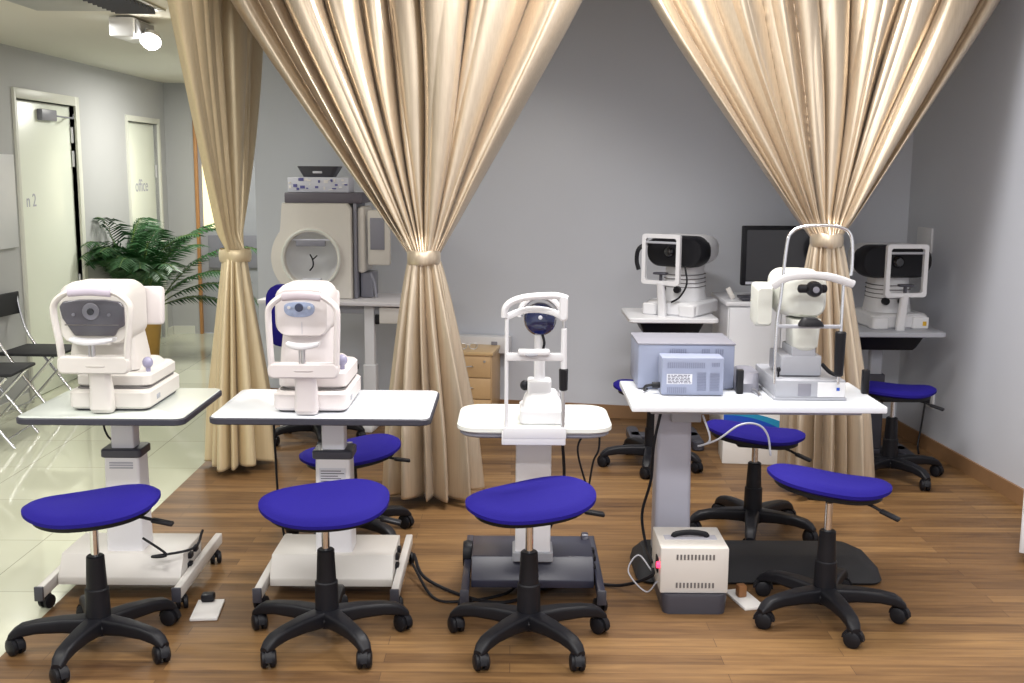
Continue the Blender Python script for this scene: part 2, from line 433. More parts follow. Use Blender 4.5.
# ------------------------------------------------------------------ satin curtains
def fold_fn(seed, n):
    rnd = random.Random(seed)
    ws = [rnd.uniform(0.55, 1.45) for _ in range(n)]; tot = sum(ws)
    cum = [0]; 
    for w_ in ws: cum.append(cum[-1] + w_/tot)
    amp = [rnd.uniform(0.55, 1.1) for _ in range(n)]; skew = [rnd.uniform(-0.35, 0.35) for _ in range(n)]
    def f(u):
        u = min(max(u, 0), 0.999999)
        for i in range(n):
            if u < cum[i+1]: break
        t = (u - cum[i]) / (cum[i+1] - cum[i])
        t2 = t + skew[i] * math.sin(2*PI*t) / (2*PI)
        s = math.sin(PI * t2)
        return amp[i] * (s ** 0.8), amp[i] * math.sin(2*PI*t), t, i
    return f
def curtain(name, label, m, origin, wx0, wx1, xl, xr, zt, zw, hw, bx0, bx1, zb, seed, n_up, n_dn, amp_t=0.085, rz=0.0, lean=(0, 0), nu=480, tail=0.0, pl=1.16, pr=1.16):
    """origin: point on the floor under the tie.  x limits are local: top xl..xr at zt, tie of half width hw at zw, hem bx0..bx1 at zb"""
    t = thing(name, label, 'curtain', origin, rz, 'champagne satin curtains tied at the waist')
    fu, fu2, fd = fold_fn(seed, n_up), fold_fn(seed+7, int(n_up*1.7)), fold_fn(seed+3, n_dn)
    rnd = random.Random(seed+11)
    ph = [rnd.uniform(0, 6.28) for _ in range(8)]
    kx = [rnd.uniform(-0.26, 0.10) for _ in range(n_up)]; dep = [0]*n_up
    # upper part
    nv = 96; rows = []
    for j in range(nv + 1):
        s = (j / nv) ** 1.15                        # 0 at the tie, 1 at the rail
        z = zw + (zt - zw) * s
        open_ = min(1, s / 0.10); open_ = open_*open_*(3-2*open_)
        row = []
        for i in range(nu + 1):
            u = i / nu
            g = 1 - (1 - s) ** (pl + (pr-pl)*u)
            up = u + (0.016 * math.sin(2.6*s + ph[0] + 7*u) + 0.010*math.sin(4.3*s + ph[1] + 15*u)) * math.sin(PI*u) ** 0.5
            a, b, tt, k = fu(up)
            a2, b2, _, _ = fu2(u)
            xw = -hw + 2*hw*u; xt_ = xl + (xr - xl) * u
            sag = 0.05 * (u - 0.5) * math.sin(PI*s) 
            x = xw + (xt_ - xw) * g - sag
            A = amp_t * (0.42 + 0.58 * s)
            mid = 1.0 + 0.25*math.sin(3.1*s + ph[k % 8])
            y = -A * (a - 0.45) * mid - 0.022 * (a2 - 0.5) * (1 - s*0.5)
            x += b * kx[k] * (xr - xl) / n_up * (0.08 + 0.92*g) - 0.012*(a2-.5)*g
            y -= dep[k]*0 ; y += 0.045 * math.sin(2*PI*2.3*u + ph[3] + 0.8*s) * (0.3 + 0.7*s)
            # round bundle at the tie
            yb = -0.055 * math.sin(PI*u) - 0.014*(a2-0.4)
            y = yb + (y - yb) * open_
            x += lean[0]*s; y += lean[1]*s
            row.append((x, y, z))
        rows.append(row)
    for z_ in (zt + (2.93-zt)*0.35, zt + (2.93-zt)*0.7, 2.93):      # hangs straight up to the rail above the frame
        rows.append([(p[0], p[1], z_) for p in rows[-1]])
    def sheet(rows, nm):
        verts = [p for r_ in rows for p in r_]; w_ = len(rows[0]); faces = []
        for j in range(len(rows)-1):
            for i in range(w_-1):
                faces.append((j*w_+i, j*w_+i+1, (j+1)*w_+i+1, (j+1)*w_+i))
        me = bpy.data.meshes.new(nm); me.from_pydata(verts, [], faces)
        me.polygons.foreach_set('use_smooth', [True]*len(faces)); me.materials.append(m)
        o = bpy.data.objects.new(nm, me); COL.objects.link(o); o.parent = t
        sm = o.modifiers.new('thickness', 'SOLIDIFY'); sm.thickness = 0.0025; sm.offset = 0
        return o
    sheet(rows, 'upper_drape')
    # lower part: closed tube of folds flaring to the hem
    nv = 80; rows = []; NU = nu
    for j in range(nv + 1):
        s = (j / nv)
        z = zw - (zw - zb) * s
        gL = s ** 0.72; gR = s ** 0.72
        cx = ((bx0 + bx1)/2) * s
        half = hw + ((bx1 - bx0)/2 - hw) * gL
        row = []
        for i in range(NU + 1):
            u = i / NU; th = 2*PI*u
            a, b, _, k = fd(u + 0.012*math.sin(4*s+ph[1]+5*u)*math.sin(PI*u)); a = a**0.8
            a2, _, _, _ = fu2(u)
            depth = 0.055 + 0.085 * s
            fo = (0.008 + 0.085*min(1, s*1.4))
            rr = 1.0 + (a - 0.5) * fo / max(half, 0.05) * 1.5
            x = cx + half * rr * math.cos(PI + th) + b*0.010*s
            y = -0.01 - depth * math.sin(th) * (1 + (a-0.5)*fo/depth*1.5) + 0.006*(a2-.5)*(1-s)
            zz = z + (0.012*math.sin(3*th+ph[2]) + tail*max(0, math.cos(PI+th))) * s
            row.append((x, y, zz))
        row[-1] = row[0]
        rows.append(row)
    sheet(rows, 'lower_drape')
    # tie band with a small knot
    rings = []
    for k in range(48):
        a = 2*PI*k/48; rx, ry = hw*1.10, 0.080
        c_, s_ = math.cos(a), math.sin(a); w1 = 0.034
        wob = 0.003*math.sin(5*a)
        rings.append([Vector((c_*(rx+o_), -0.012 + s_*(ry+o_), zw + dz + wob)) for o_, dz in ((0, -w1), (0.006, -w1*0.6), (0.007, 0), (0.006, w1*0.6), (0, w1), (-0.004, 0))])
    b = B().rings(rings, closed=True)
    b.obj('tieback', m, t)
    B().b2(xl-0.05, xr+0.05, -0.02, 0.02, 2.93, 2.965, 0.004).b2(xl-0.03, xr+0.03, -0.012, 0.012, 2.965, ZC).obj('curtain_rail', white, t)
    return t
c2 = atY(424, 257, 5.35)
curtain('curtain', 'wide champagne satin curtain with narrow waist, hanging between perimeter machine and wooden drawers', satin_m,
        (c2.x, 5.35, 0), 0, 0, -1.0, 0.80, 2.56, c2.z, 0.068, -0.165, 0.225, 0.05, 4, 9, 15, amp_t=0.14)
c3 = atY(826, 240, 5.50)
curtain('curtain', 'wide champagne satin curtain at right, hanging behind the table with the chrome framed instrument', satin_m,
        (c3.x, 5.50, 0), 0, 0, -0.97, 0.86, 2.58, c3.z, 0.068, -0.115, 0.24, 0.06, 21, 10, 16, amp_t=0.14)
c1 = atY(233, 255, 5.95)
curtain('curtain', 'narrower golden satin curtain at left beside the potted palm and tiled corridor', satin_y,
        (c1.x, 5.95, 0), 0, 0, -0.70, 0.66, 2.62, c1.z, 0.072, -0.20, 0.22, 0.05, 33, 9, 13, rz=math.radians(86), amp_t=0.07, pl=1.2, pr=2.2)
# ------------------------------------------------------------------ instrument stands
def caster(parent, x, y, r=0.028, rot=0.3, name='caster'):
    b = B()
    q = Matrix.Rotation(rot, 4, 'Z')
    for s in (-1, 1):
        b.lathe([(r*0.6, s*0.004), (r, s*0.007), (r, s*0.019), (r*0.7, s*0.023)], (x, y, r), 'x', 18, q)
    b.cyl((x, y, r), (x, y, r*2+0.02), 0.008, n=10)
    b.box((x, y, r*1.75), (0.03, 0.035, 0.018), 0.006)
    return b.obj(name, black, parent)
def stand(label, X, Y, top, ztop, mcol, mbase, mtop, big_hub=False, tb=None, plate=False):
    t = thing('instrument_table', label, 'table', (X, Y, 0))
    x0, x1, y0, y1 = top or (0, 0, 0, 0)
    if tb is None:
        tt = B().slab(ztop-0.022, ztop, (x0+x1)/2, (y0+y1)/2, x1-x0, y1-y0, 0.035, 0.002).obj('tabletop', mtop, t)
        B().slab(ztop-0.028, ztop-0.003, (x0+x1)/2, (y0+y1)/2, x1-x0+0.012, y1-y0+0.012, 0.04, 0.004).obj('edge_band', edge, tt)
        B().b2(-0.16, 0.16, -0.14, 0.14, ztop-0.05, ztop-0.028, 0.004).obj('mounting_plate', edge, t)
        B().slab(0.42, ztop-0.04, 0, 0, 0.088, 0.075, 0.008).obj('upper_column', mcol, t)
        B().slab(0.545, 0.578, 0, 0, 0.155, 0.13, 0.014).obj('collar', dgrey, t)
        lc = B().loftz([(0.165, 0, 0, 0.142, 0.13, 0.012), (0.55, 0, 0, 0.132, 0.115, 0.012)]).obj('lower_column', mcol, t)
        b = B()
        if plate:
            b.b2(-0.05, 0.05, -0.0625, -0.0600, 0.45, 0.51, 0.0); b.obj('rating_label', label_m, lc)
            b = B()
            for k in range(5): b.b2(-0.045, 0.045 - 0.012*(k % 3), -0.0632, -0.0622, 0.458+k*0.010, 0.461+k*0.010)
            b.obj('label_print', ink, lc)
        else:
            for k in range(3): b.b2(-0.045, 0.045, -0.0612, -0.0585, 0.503+k*0.010, 0.508+k*0.010)
            b.obj('slot', lightink, lc)
    else: tb(t)
    # base: housing between two rails
    w, f, bk, h = 0.245, -0.14, 0.15, 0.175
    B().poly([(f, 0.065), (f, 0.095), (f+0.05, h), (bk, h), (bk, 0.065)], 'x', -w+0.01, w-0.01, 0.004).obj('housing', mbase, t)
    for s in (-1, 1):
        rl = B().poly([(-0.26, 0.055), (-0.26, 0.10), (-0.05, 0.108), (0.34, 0.112), (0.34, 0.068), (-0.05, 0.06)], 'x', s*(w+0.01)-0.014, s*(w+0.01)+0.014, 0.004).obj('rail', mbase, t)
        B().box((s*(w+0.01), -0.262, 0.077), (0.034, 0.012, 0.056), 0.003).obj('end_cap', dgrey, rl)
        for k, yy in enumerate((-0.20, 0.28)):
            caster(t, s*(w+0.01), yy, 0.026, 0.35*s)
    for k, (yy, zz) in enumerate(((-0.02, 0.145), (0.05, 0.148), (-0.03, 0.11))): B().box((w-0.005, yy, zz), (0.018, 0.035, 0.022), 0.004).obj('socket', black, t)
    if big_hub:
        B().lathe([(0.02, -0.02), (0.05, -0.018), (0.055, 0), (0.05, 0.018), (0.02, 0.02)], (-w-0.012, 0.10, 0.115), 'x', 28).obj('side_wheel', black, t)
        B().lathe([(0.02, -0.015), (0.03, -0.013), (0.032, 0), (0.03, 0.013), (0.02, 0.015)], (w-0.03, 0.13, 0.165), 'x', 20).obj('side_knob', navy, t)
    return t
stand('instrument table with pale green top and dark edge, standing leftmost on the tiles', -1.495, 4.15, (-0.30, 0.305, -0.27, 0.285), 0.75, colm, cream, tabletop_g)
stand('instrument table with white rectangular top, second from left, label on its column', -0.685, 4.15, (-0.415, 0.385, -0.245, 0.27), 0.75, colm, cream, tabletop_m, plate=True)
def kera_top(t):
    tt = B().slab(0.70, 0.726, 0.0, -0.07, 0.57, 0.40, 0.085, 0.006).obj('tabletop', mat('off_white_top', (0.74, 0.76, 0.72), 0.3), t)
    B().slab(0.682, 0.703, 0.0, -0.07, 0.55, 0.38, 0.08, 0.006).obj('edge_band', mgrey, tt)
    B().b2(-0.12, 0.11, -0.305, -0.268, 0.668, 0.712, 0.004).obj('bracket', white, t)
    B().slab(0.16, 0.69, 0, -0.05, 0.135, 0.12, 0.008).obj('column', colm, t)
    B().slab(0.16, 0.20, 0, -0.05, 0.155, 0.14, 0.008).obj('column_foot', lgrey, t)
stand('instrument table with rounded white wings and dark grey wheeled base, in the centre', 0.085, 4.15, None, 0.72, colm, navy, None, True, kera_top)

# wide white table with one column at the right
t = thing('instrument_table', 'wide plain white table on a single lilac grey column, with a long black floor base', 'table', (0.94, 4.33, 0))
B().b2(-0.485, 0.485, -0.255, 0.235, 0.741, 0.768, 0.006).obj('tabletop', tabletop_m, t)
B().b2(-0.40, 0.42, -0.16, 0.16, 0.713, 0.741, 0.004).obj('under_frame', lgrey, t)
lc = B().loftz([(0.09, -0.275, 0.07, 0.150, 0.13, 0.02), (0.66, -0.280, 0.07, 0.138, 0.12, 0.018), (0.713, -0.280, 0.07, 0.138, 0.12, 0.018)]).obj('column', column_g, t)
B().b2(-0.30, -0.18, -0.03, 0.05, 0.65, 0.708, 0.006).obj('motor_box', lgrey, t)
B().loftz([(0.0, 0.07, 0.06, 0.98, 0.32, 0.05), (0.012, 0.07, 0.06, 1.0, 0.34, 0.06), (0.05, 0.07, 0.07, 0.98, 0.30, 0.05), (0.085, 0.05, 0.09, 0.88, 0.2, 0.04)]).obj('floor_base', blackm, t)

# ------------------------------------------------------------------ swivel stools
def seat_bm(thk=0.042, grow=0.0, zo=0.0):
    NR, NA = 16, 64; a0, b0 = 0.224 + grow, 0.165 + grow
    def sadd(x, y): 
        u = y/0.19; v = x/0.232
        return 0.010*math.sin(2.6*v) + 0.004*v*v - (0.036 if u < 0 else 0.014)*u*u
    b = B(); rings = []
    def ring(k, side):
        out = []
        for i in range(NA):
            th = 2*PI*i/NA; c_, s_ = math.cos(th), math.sin(th)
            n = 2.35
            rr = 1.0 / ((abs(c_)**n + abs(s_)**n) ** (1/n))
            sq = 1.0 - 0.06*s_
            x = a0*k*rr*c_*sq; y = b0*k*rr*s_ * (1 + 0.16*c_)
            z = zo + sadd(x, y)
            if side > 0: z += -0.016 * max(0, (k-0.82)/0.18)**2
            else: z += -thk + 0.014*max(0, (k-0.82)/0.18)**2
            out.append(Vector((x, y, z)))
        return out
    ks = [0.02] + [0.1 + 0.9*i/NR for i in range(NR+1)]
    rings = [ring(k, 1) for k in ks] + [ring(k, -1) for k in reversed(ks)]
    return b.rings(rings)
def make_stool(rz_seat):
    t = thing('swivel_stool', 'tmp', 'stool', (0, 0, 0))
    h = 0.50
    s = seat_bm().obj('seat', blue, t, (0, 0, h)); s.rotation_euler = (0, 0, rz_seat)
    pan = seat_bm(0.012, -0.028, -0.043)
    pan.b2(-0.09, 0.09, -0.07, 0.07, -0.085, -0.05, 0.01)
    pan.obj('seat_pan', black, s, (0, 0, 0))
    lv = B().tube([(0.05, 0.0, -0.07), (0.14, 0.01, -0.078), (0.19, 0.012, -0.092)], 0.006, 8, smooth=4)
    lv.box((0.225, 0.012, -0.102), (0.075, 0.032, 0.014), 0.006, rot=Matrix.Rotation(0.25, 4, 'Y'))
    lv.obj('lever', black, s)
    B().cyl((0, 0, 0.26), (0, 0, h-0.06), 0.014).obj('gas_lift', chrome, t)
    B().cyl((0, 0, 0.085), (0, 0, 0.22), 0.042, 0.040, 24, 0.004).cyl((0, 0, 0.19), (0, 0, 0.335), 0.036, 0.030, 24, 0.004).obj('column_cover', black, t)
    B().lathe([(0.03, 0.055), (0.055, 0.062), (0.062, 0.09), (0.052, 0.112), (0.03, 0.118)], n=30).obj('hub', black, t)
    return t
def add_legs(t, base_rot, R0=0.272):
    for k in range(5):
        a = base_rot + 2*PI*k/5
        e = B()
        secs = []
        for (r, z, w, hh) in ((0.03, 0.090, 0.070, 0.058), (0.12, 0.096, 0.058, 0.050), (0.20, 0.094, 0.050, 0.044), (0.25, 0.086, 0.048, 0.042), (0.274, 0.074, 0.046, 0.036), (0.292, 0.062, 0.034, 0.022)):
            secs.append([Vector((r, x_, z + z_)) for x_, z_ in rrect(w, hh, 0.012, 4)])
        e.rings(secs)
        l = e.obj('leg', black, t); l.rotation_euler = (0, 0, a)
        c = B(); r = 0.030; tw = 0.5 + 1.7*k
        q = Matrix.Rotation(tw, 4, 'Z')
        for s in (-1, 1):
            c.lathe([(r*0.55, s*0.004), (r, s*0.007), (r, s*0.021), (r*0.72, s*0.026)], (R0, 0, r), 'x', 20, q)
        c.cyl((R0, 0, r), (R0, 0, 0.062), 0.009, n=10)
        hood = []
        for i in range(9):
            th = PI*i/8
            for_ = [(-0.009, 0), (0.009, 0)]
            hood.append([q @ Vector((s_*0.011, math.cos(th)*k_, math.sin(th)*k_)) + Vector((R0, 0, r)) for s_, k_ in ((-1, r*1.02), (1, r*1.02), (1, r*1.3), (-1, r*1.3))])
        c.rings(hood)
        c.obj('caster', black, l)
def stool(X, Y, h, seat_deg, base_deg, label, tilt=0.0, nod=0.0, proto=[None]):
    t = make_stool(0) if proto[0] is None else None
    if t: proto[0] = t; add_legs(t, 0); c = t
    else: c = copy_tree(proto[0])
    c.location = (X, Y, 0); c.rotation_euler = (0, 0, math.radians(base_deg))
    for ch in c.children:
        if ch.name.split('.')[0] == 'seat':
            ch.location.z = h; ch.rotation_euler = (math.radians(nod), math.radians(tilt), math.radians(seat_deg - base_deg))
    if abs(seat_deg) > 90:
        for ch in c.children:
            for g_ in ch.children:
                if g_.name.split('.')[0] == 'lever': g_.rotation_euler = (0, 0, math.radians(150))
    c['label'] = label; c['group'] = 'blue saddle seat swivel stools'
    return c
stool(-1.42, 3.60, 0.540, 3, 48, 'blue swivel stool in front of the leftmost table, partly on the tiles', -2)
stool(-0.645, 3.68, 0.53, 0, 18, 'blue swivel stool facing the white topped table second from left', 0, 7)
stool(0.065, 3.67, 0.55, 6, 18, 'blue swivel stool in front of the central table with dark grey base', -3, 3)
stool(1.175, 3.92, 0.545, 176, 60, 'blue swivel stool nearest at right, in front of the long black floor base', -4)
stool(1.11, 4.87, 0.50, 178, 40, 'blue swivel stool behind the wide white table, before the blue striped box', -3)
stool(0.79, 6.02, 0.47, 170, 41, 'blue swivel stool mostly hidden behind the silver computer box')
stool(2.06, 5.82, 0.515, 178, 5, 'blue swivel stool in the far right corner under the small wall table')
stool(-0.72, 4.77, 0.43, 10, 30, 'low blue swivel stool behind the white topped table second from left', -5)

# ------------------------------------------------------------------ blue task chair far behind
t = thing('task_chair', 'blue office chair with upright backrest at the perimeter machine desk', 'chair', (-1.19, 6.56, 0), math.radians(-25))
bk = B().lofty([(-0.262, 0, 0.79, 0.28, 0.30, 0.07), (-0.25, 0, 0.79, 0.33, 0.36, 0.09), (-0.22, 0, 0.79, 0.34, 0.37, 0.09), (-0.205, 0, 0.79, 0.30, 0.33, 0.08)]); bk.obj('backrest', blue, t)
B().slab(0.42, 0.475, 0, 0, 0.44, 0.42, 0.1, 0.015).obj('seat', blackm, t)
B().tube([(0, -0.02, 0.40), (0, -0.26, 0.44), (0, -0.285, 0.60), (0, -0.265, 0.80)], 0, 10, smooth=5, flat=(0.03, 0.008)).obj('back_support', black, t)
B().cyl((0, 0, 0.09), (0, 0, 0.42), 0.03, 0.02).obj('column', black, t)
B().lathe([(0.03, 0.055), (0.055, 0.062), (0.062, 0.09), (0.03, 0.118)], n=24).obj('hub', black, t)
add_legs(t, 0.4)
# ------------------------------------------------------------------ instruments
def autorefractor(label, X, Y, Z, rz, P):
    t = thing('eye_testing_instrument', label, 'eye instrument', (X, Y, Z), rz)
    W = P['w']
    B().slab(0.002, 0.012, 0, 0.19, W-0.02, 0.36, 0.03, 0.002).obj('foot_plate', dgrey, t)
    bs = B().slab(0.010, P['h1'], 0, 0.19, W, 0.40, 0.03, 0.008).obj('base', P['m'], t)
    for s in ((-1, 1) if P['oval'] else (1,)):
        B().box((s*(W/2-0.002), 0.10, 0.04), (0.008, 0.04, 0.02), 0.003).obj('side_button', lgrey, bs)
    B().slab(P['h1']+0.004, P['h2'], P['dx'], 0.21, W-0.02, 0.34, 0.035, 0.01).loftz([(P['h2']-0.002, P['dx'], 0.23, W-0.07, 0.26, 0.04), (P['h2']+0.02, P['dx'], 0.24, W-0.11, 0.2, 0.04)]).obj('sliding_stage', P['m'], t)
    B().slab(P['h1']-0.001, P['h1']+0.005, 0, 0.20, W-0.03, 0.34, 0.03, 0.001).obj('seam', seam, t)
    js = B().cyl((W/2-0.03, 0.09, P['h2']-0.01), (W/2-0.03, 0.085, P['h2']+0.025), 0.009, n=12).ell((W/2-0.03, 0.084, P['h2']+0.035), (0.02, 0.02, 0.022), 18)
    js.obj('joystick', lilac, t)
    # front pillar rising from the base to the chin rest frame
    fx, fz0, fz1, fw0, fw1 = P['fx'], P['fz0'], P['fz1'], P['fw0'], P['fw1']
    pz = fz0 + 0.02
    B().rings([[Vector((P['px'] + a, yy + b, zz)) for a, b in rrect(w_, d_, 0.018, 4)] for zz, yy, w_, d_ in ((0.006, -0.03, 0.075, 0.05), (0.02, -0.035, 0.085, 0.06), (0.09, -0.035, 0.082, 0.05), (pz-0.03, -0.05, 0.078, 0.045), (pz+0.01, -0.07, 0.09, 0.04))]).obj('pillar', P['m'], t)
    # frame: tapered posts with arched brow and thick lower bar
    yb = -0.065; zc = (fz0+fz1)/2
    pts = []
    for (x, z) in ((-fw0, fz0+0.02), (-fw0-0.004, fz0+0.10), (-fw1, fz1-0.09), (-fw1+0.004, fz1-0.045), (-fw1+0.035, fz1-0.014), (-fw1*0.45, fz1), (0, fz1+0.004), (fw1*0.45, fz1), (fw1-0.035, fz1-0.014), (fw1-0.004, fz1-0.045), (fw1, fz1-0.09), (fw0+0.004, fz0+0.10), (fw0, fz0+0.02)):
        pts.append((fx + x, yb + (0.0 if z < fz1-0.1 else 0.0), z))
    fr = B().tube(pts, 0, 12, smooth=4, flat=(0.0115, 0.02))
    hb = P['bar']
    fr.lofty([(yb-0.022, fx, fz0+hb/2, 2*fw0+0.01, hb-0.012, 0.015), (yb-0.016, fx, fz0+hb/2, 2*fw0+0.024, hb, 0.02), (yb+0.02, fx, fz0+hb/2, 2*fw0+0.02, hb, 0.02)])
    fr.obj('chin_rest_frame', P['m'], t)
    B().tube([(fx-fw1*0.55, yb-0.014, fz1-0.004), (fx, yb-0.022, fz1+0.002), (fx+fw1*0.55, yb-0.014, fz1-0.004)], 0, 12, smooth=8, flat=(0.016, 0.012)).obj('forehead_pad', P['pad'], t)
    cz = P['cz']
    chin = B()
    rings = []
    for i in range(13):
        a = -1 + 2*i/12
        x = fx + a*P['cw']; zz = cz + 0.006*a*a; yy = yb - 0.035 + 0.03*a*a
        rings.append([Vector((x, yy + p, zz + q)) for p, q in rrect(0.05, 0.016*(1.3-0.5*a*a), 0.007, 3)])
    chin.rings(rings)
    ch = chin.obj('chin_rest', white, t)
    B().cyl((fx, yb-0.01, fz0+hb-0.005), (fx, yb-0.01, cz), 0.008, n=12).cyl((fx-0.012, yb-0.015, fz0+hb-0.005), (fx-0.012, yb-0.015, cz), 0.003, n=8).obj('chin_post', steel, ch)
    # measuring head
    hx, hw, h0, h1 = P['hx'], P['hw'], P['hz0'], P['hz1']
    hh = h1 - h0; hc = (h0+h1)/2
    y0 = 0.02
    B().lofty([(y0, hx, hc-0.006, hw*0.90, hh*0.86, 0.04), (y0+0.02, hx, hc-0.002, hw*0.99, hh*0.96, 0.05), (y0+0.06, hx, hc, hw, hh, 0.055), (y0+0.19, hx, hc, hw*0.98, hh*0.97, 0.05), (y0+0.24, hx, hc-0.004, hw*0.9, hh*0.88, 0.04)]).obj('measuring_head', P['m'], t)
    B().loftz([(P['h2']+0.005, hx, y0+0.16, hw*1.02, 0.22, 0.05), (P['h2']+0.06, hx, y0+0.16, hw*0.98, 0.21, 0.05), (h0+0.04, hx, y0+0.16, hw*0.86, 0.20, 0.05)]).obj('head_support', P['m'], t)
    mo = B().box((hx + P['mx'], y0+0.275, hc+P['mz']), (P['mw'], 0.05, P['mh']), 0.015, rot=Matrix.Rotation(-0.12, 4, 'X'))
    m_ = mo.obj('monitor', pinkw, t)
    B().box((hx + P['mx'], y0+0.302, hc+P['mz']), (P['mw']-0.03, 0.006, P['mh']-0.04), 0.001, rot=Matrix.Rotation(-0.12, 4, 'X')).obj('screen', glass, m_)
    if not P['oval']:
        w_ = hw*0.90
        out = [(-w_*.5, .30), (-w_*.44, .44), (-w_*.2, .50), (w_*.2, .50), (w_*.44, .44), (w_*.5, .30), (w_*.5, -.22), (w_*.40, -.30), (w_*.34, -.50), (-w_*.28, -.50), (-w_*.34, -.34), (-w_*.46, -.02)]
        vh = 0.135
        v = B().poly([(hx+a, hc-0.012 + b*vh) for a, b in out], 'y', y0-0.016, y0+0.004, 0.006).obj('face_panel', visor, t)
        B().lathe([(0.001, 0), (0.030, 0.0), (0.032, 0.004), (0.030, 0.008)], (hx, y0-0.022, hc+0.012), 'y', 30).obj('lens_ring', mgrey, v)
        B().lathe([(0.001, 0), (0.012, 0.0), (0.013, 0.006)], (hx, y0-0.027, hc+0.012), 'y', 24).obj('lens', glossy, v)
        for s in (-1, 1):
            B().lathe([(0.001, 0), (0.006, 0.0), (0.006, 0.006)], (hx+s*0.065, y0-0.020, hc), 'y', 16).obj('indicator', mgrey, v)
        B().b2(hx-w_*.42, hx+w_*.42, y0-0.019, y0-0.014, hc-0.040, hc-0.036, 0.001).obj('groove', seam, v)
        B().box((hx, y0+0.0, h0+0.012), (hw*0.5, 0.03, 0.022), 0.006).obj('lower_lip', P['m'], t)
    else:
        w_ = 0.112; pts = []
        for i in range(40):
            a = 2*PI*i/40; c_, s_ = math.cos(a), math.sin(a)
            pts.append((hx-0.008 + w_/2*math.copysign(abs(c_)**0.75, c_), hc+0.012 + (0.034 if s_ < 0 else 0.022)*math.copysign(abs(s_)**0.75, s_)))
        v = B().poly(pts, 'y', y0-0.008, y0+0.01, 0.003).obj('face_panel', display, t)
        B().lathe([(0.001, 0), (0.015, 0.0), (0.016, 0.006)], (hx-0.008, y0-0.012, hc+0.014), 'y', 24).obj('lens', navylens, v)
        for s in (-1, 1):
            B().lathe([(0.001, 0), (0.006, 0.0), (0.006, 0.006)], (hx-0.008+s*0.037, y0-0.012, hc+0.014), 'y', 16).obj('indicator', white, v)
        B().b2(hx-0.0008, hx+0.0008, y0-0.002, y0+0.02, h0+0.012, hc-0.04).obj('seam', lightink, t)
    return t
autorefractor('cream eye testing instrument with smoked visor face, on the leftmost table', -1.49, 3.99, 0.75, math.radians(0),
    dict(w=0.30, h1=0.078, h2=0.135, dx=0.0, m=cream, pad=lilac if False else mat('lilac_pad', (0.52, 0.47, 0.56), 0.5), oval=False, px=-0.012, fx=-0.022, fz0=0.155, fz1=0.455, fw0=0.118, fw1=0.138, bar=0.065,
         cz=0.275, cw=0.078, hx=-0.052, hw=0.262, hz0=0.245, hz1=0.475, mx=0.10, mz=0.0, mw=0.15, mh=0.15))
autorefractor('cream eye testing instrument with small oval blue display, on the white topped table', -0.745, 3.985, 0.75, math.radians(0),
    dict(w=0.275, h1=0.078, h2=0.15, dx=0.0, m=pinkw, pad=mat('lilac_pad2', (0.50, 0.44, 0.48), 0.5), oval=True, px=-0.006, fx=-0.008, fz0=0.145, fz1=0.445, fw0=0.116, fw1=0.124, bar=0.055,
         cz=0.265, cw=0.058, hx=-0.028, hw=0.205, hz0=0.28, hz1=0.475, mx=0.03, mz=-0.01, mw=0.13, mh=0.12))

# --- ring pattern curvature meter on the centre table
t = thing('curvature_meter', 'white chin rest instrument with round deep blue disc, on the central table', 'eye instrument', (0.115, 4.03, 0.726), 0)
B().slab(0.0, 0.055, 0, -0.02, 0.17, 0.19, 0.02, 0.006).loftz([(0.05, 0, 0, 0.15, 0.17, 0.02), (0.085, 0, 0.0, 0.13, 0.15, 0.03), (0.105, 0, 0, 0.10, 0.11, 0.03)]).obj('base', white, t)
B().slab(0.095, 0.150, -0.012, 0, 0.088, 0.09, 0.012, 0.004).obj('block', white, t)
B().cyl((-0.012, 0, 0.145), (-0.012, 0, 0.355), 0.021, 0.019, bev=0.002).obj('neck', white, t)
B().ell((-0.066, 0, 0.125), (0.018, 0.016, 0.02), 16).obj('side_knob', black, t)
jo = B().tube([(0.07, -0.01, 0.06), (0.075, -0.015, 0.09), (0.068, -0.02, 0.115), (0.072, -0.02, 0.125)], 0.009, 10, smooth=4).ell((0.072, -0.02, 0.125), (0.012, 0.012, 0.012), 14); jo.obj('joystick', steel, t)
dz = 0.375
disc = B().lathe([(0.002, -0.05), (0.030, -0.048), (0.052, -0.036), (0.060, -0.012), (0.060, 0.02), (0.045, 0.035)], (-0.012, 0.0, dz), 'y', 40).obj('disc', navylens, t)
B().lathe([(0.002, -0.056), (0.007, -0.054), (0.008, -0.046)], (-0.012, 0, dz+0.012), 'y', 20).obj('lens', label_m, disc)
B().tube([(-0.075*math.cos(a)-0.012, 0.0, dz + 0.075*math.sin(a)+0.01) for a in [PI*k/20*1.0 for k in range(0, 21)]], 0, 10, flat=(0.012, 0.03)).obj('disc_hood', white, t)
B().tube([(-0.004, -0.02, dz-0.05), (0.004, -0.03, dz-0.085), (-0.002, -0.02, dz-0.12), (0.0, -0.02, dz-0.15)], 0.005, 8, smooth=4).obj('cable', black, disc)
yf = -0.167
for s in (-1, 1):
    B().cyl((s*0.112, yf, -0.06), (s*0.112, yf, 0.40), 0.0075, n=14).obj('rod', white if s < 0 else steel, t)
B().cyl((0.112, yf, 0.205), (0.112, yf, 0.365), 0.013, 0.011, bev=0.002).obj('rod_sleeve', white, t)
B().cyl((0.112, yf, 0.14), (0.112, yf, 0.22), 0.017, 0.0185, bev=0.004).obj('grip', black, t)
B().b2(-0.125, 0.125, yf-0.02, yf+0.02, -0.035, 0.006, 0.004).obj('cross_bar', white, t)
hp = []
for (x, z) in ((-0.122, 0.385), (-0.118, 0.418), (-0.09, 0.442), (-0.04, 0.456), (0.03, 0.462), (0.085, 0.462), (0.122, 0.452)): hp.append((x, yf, z))
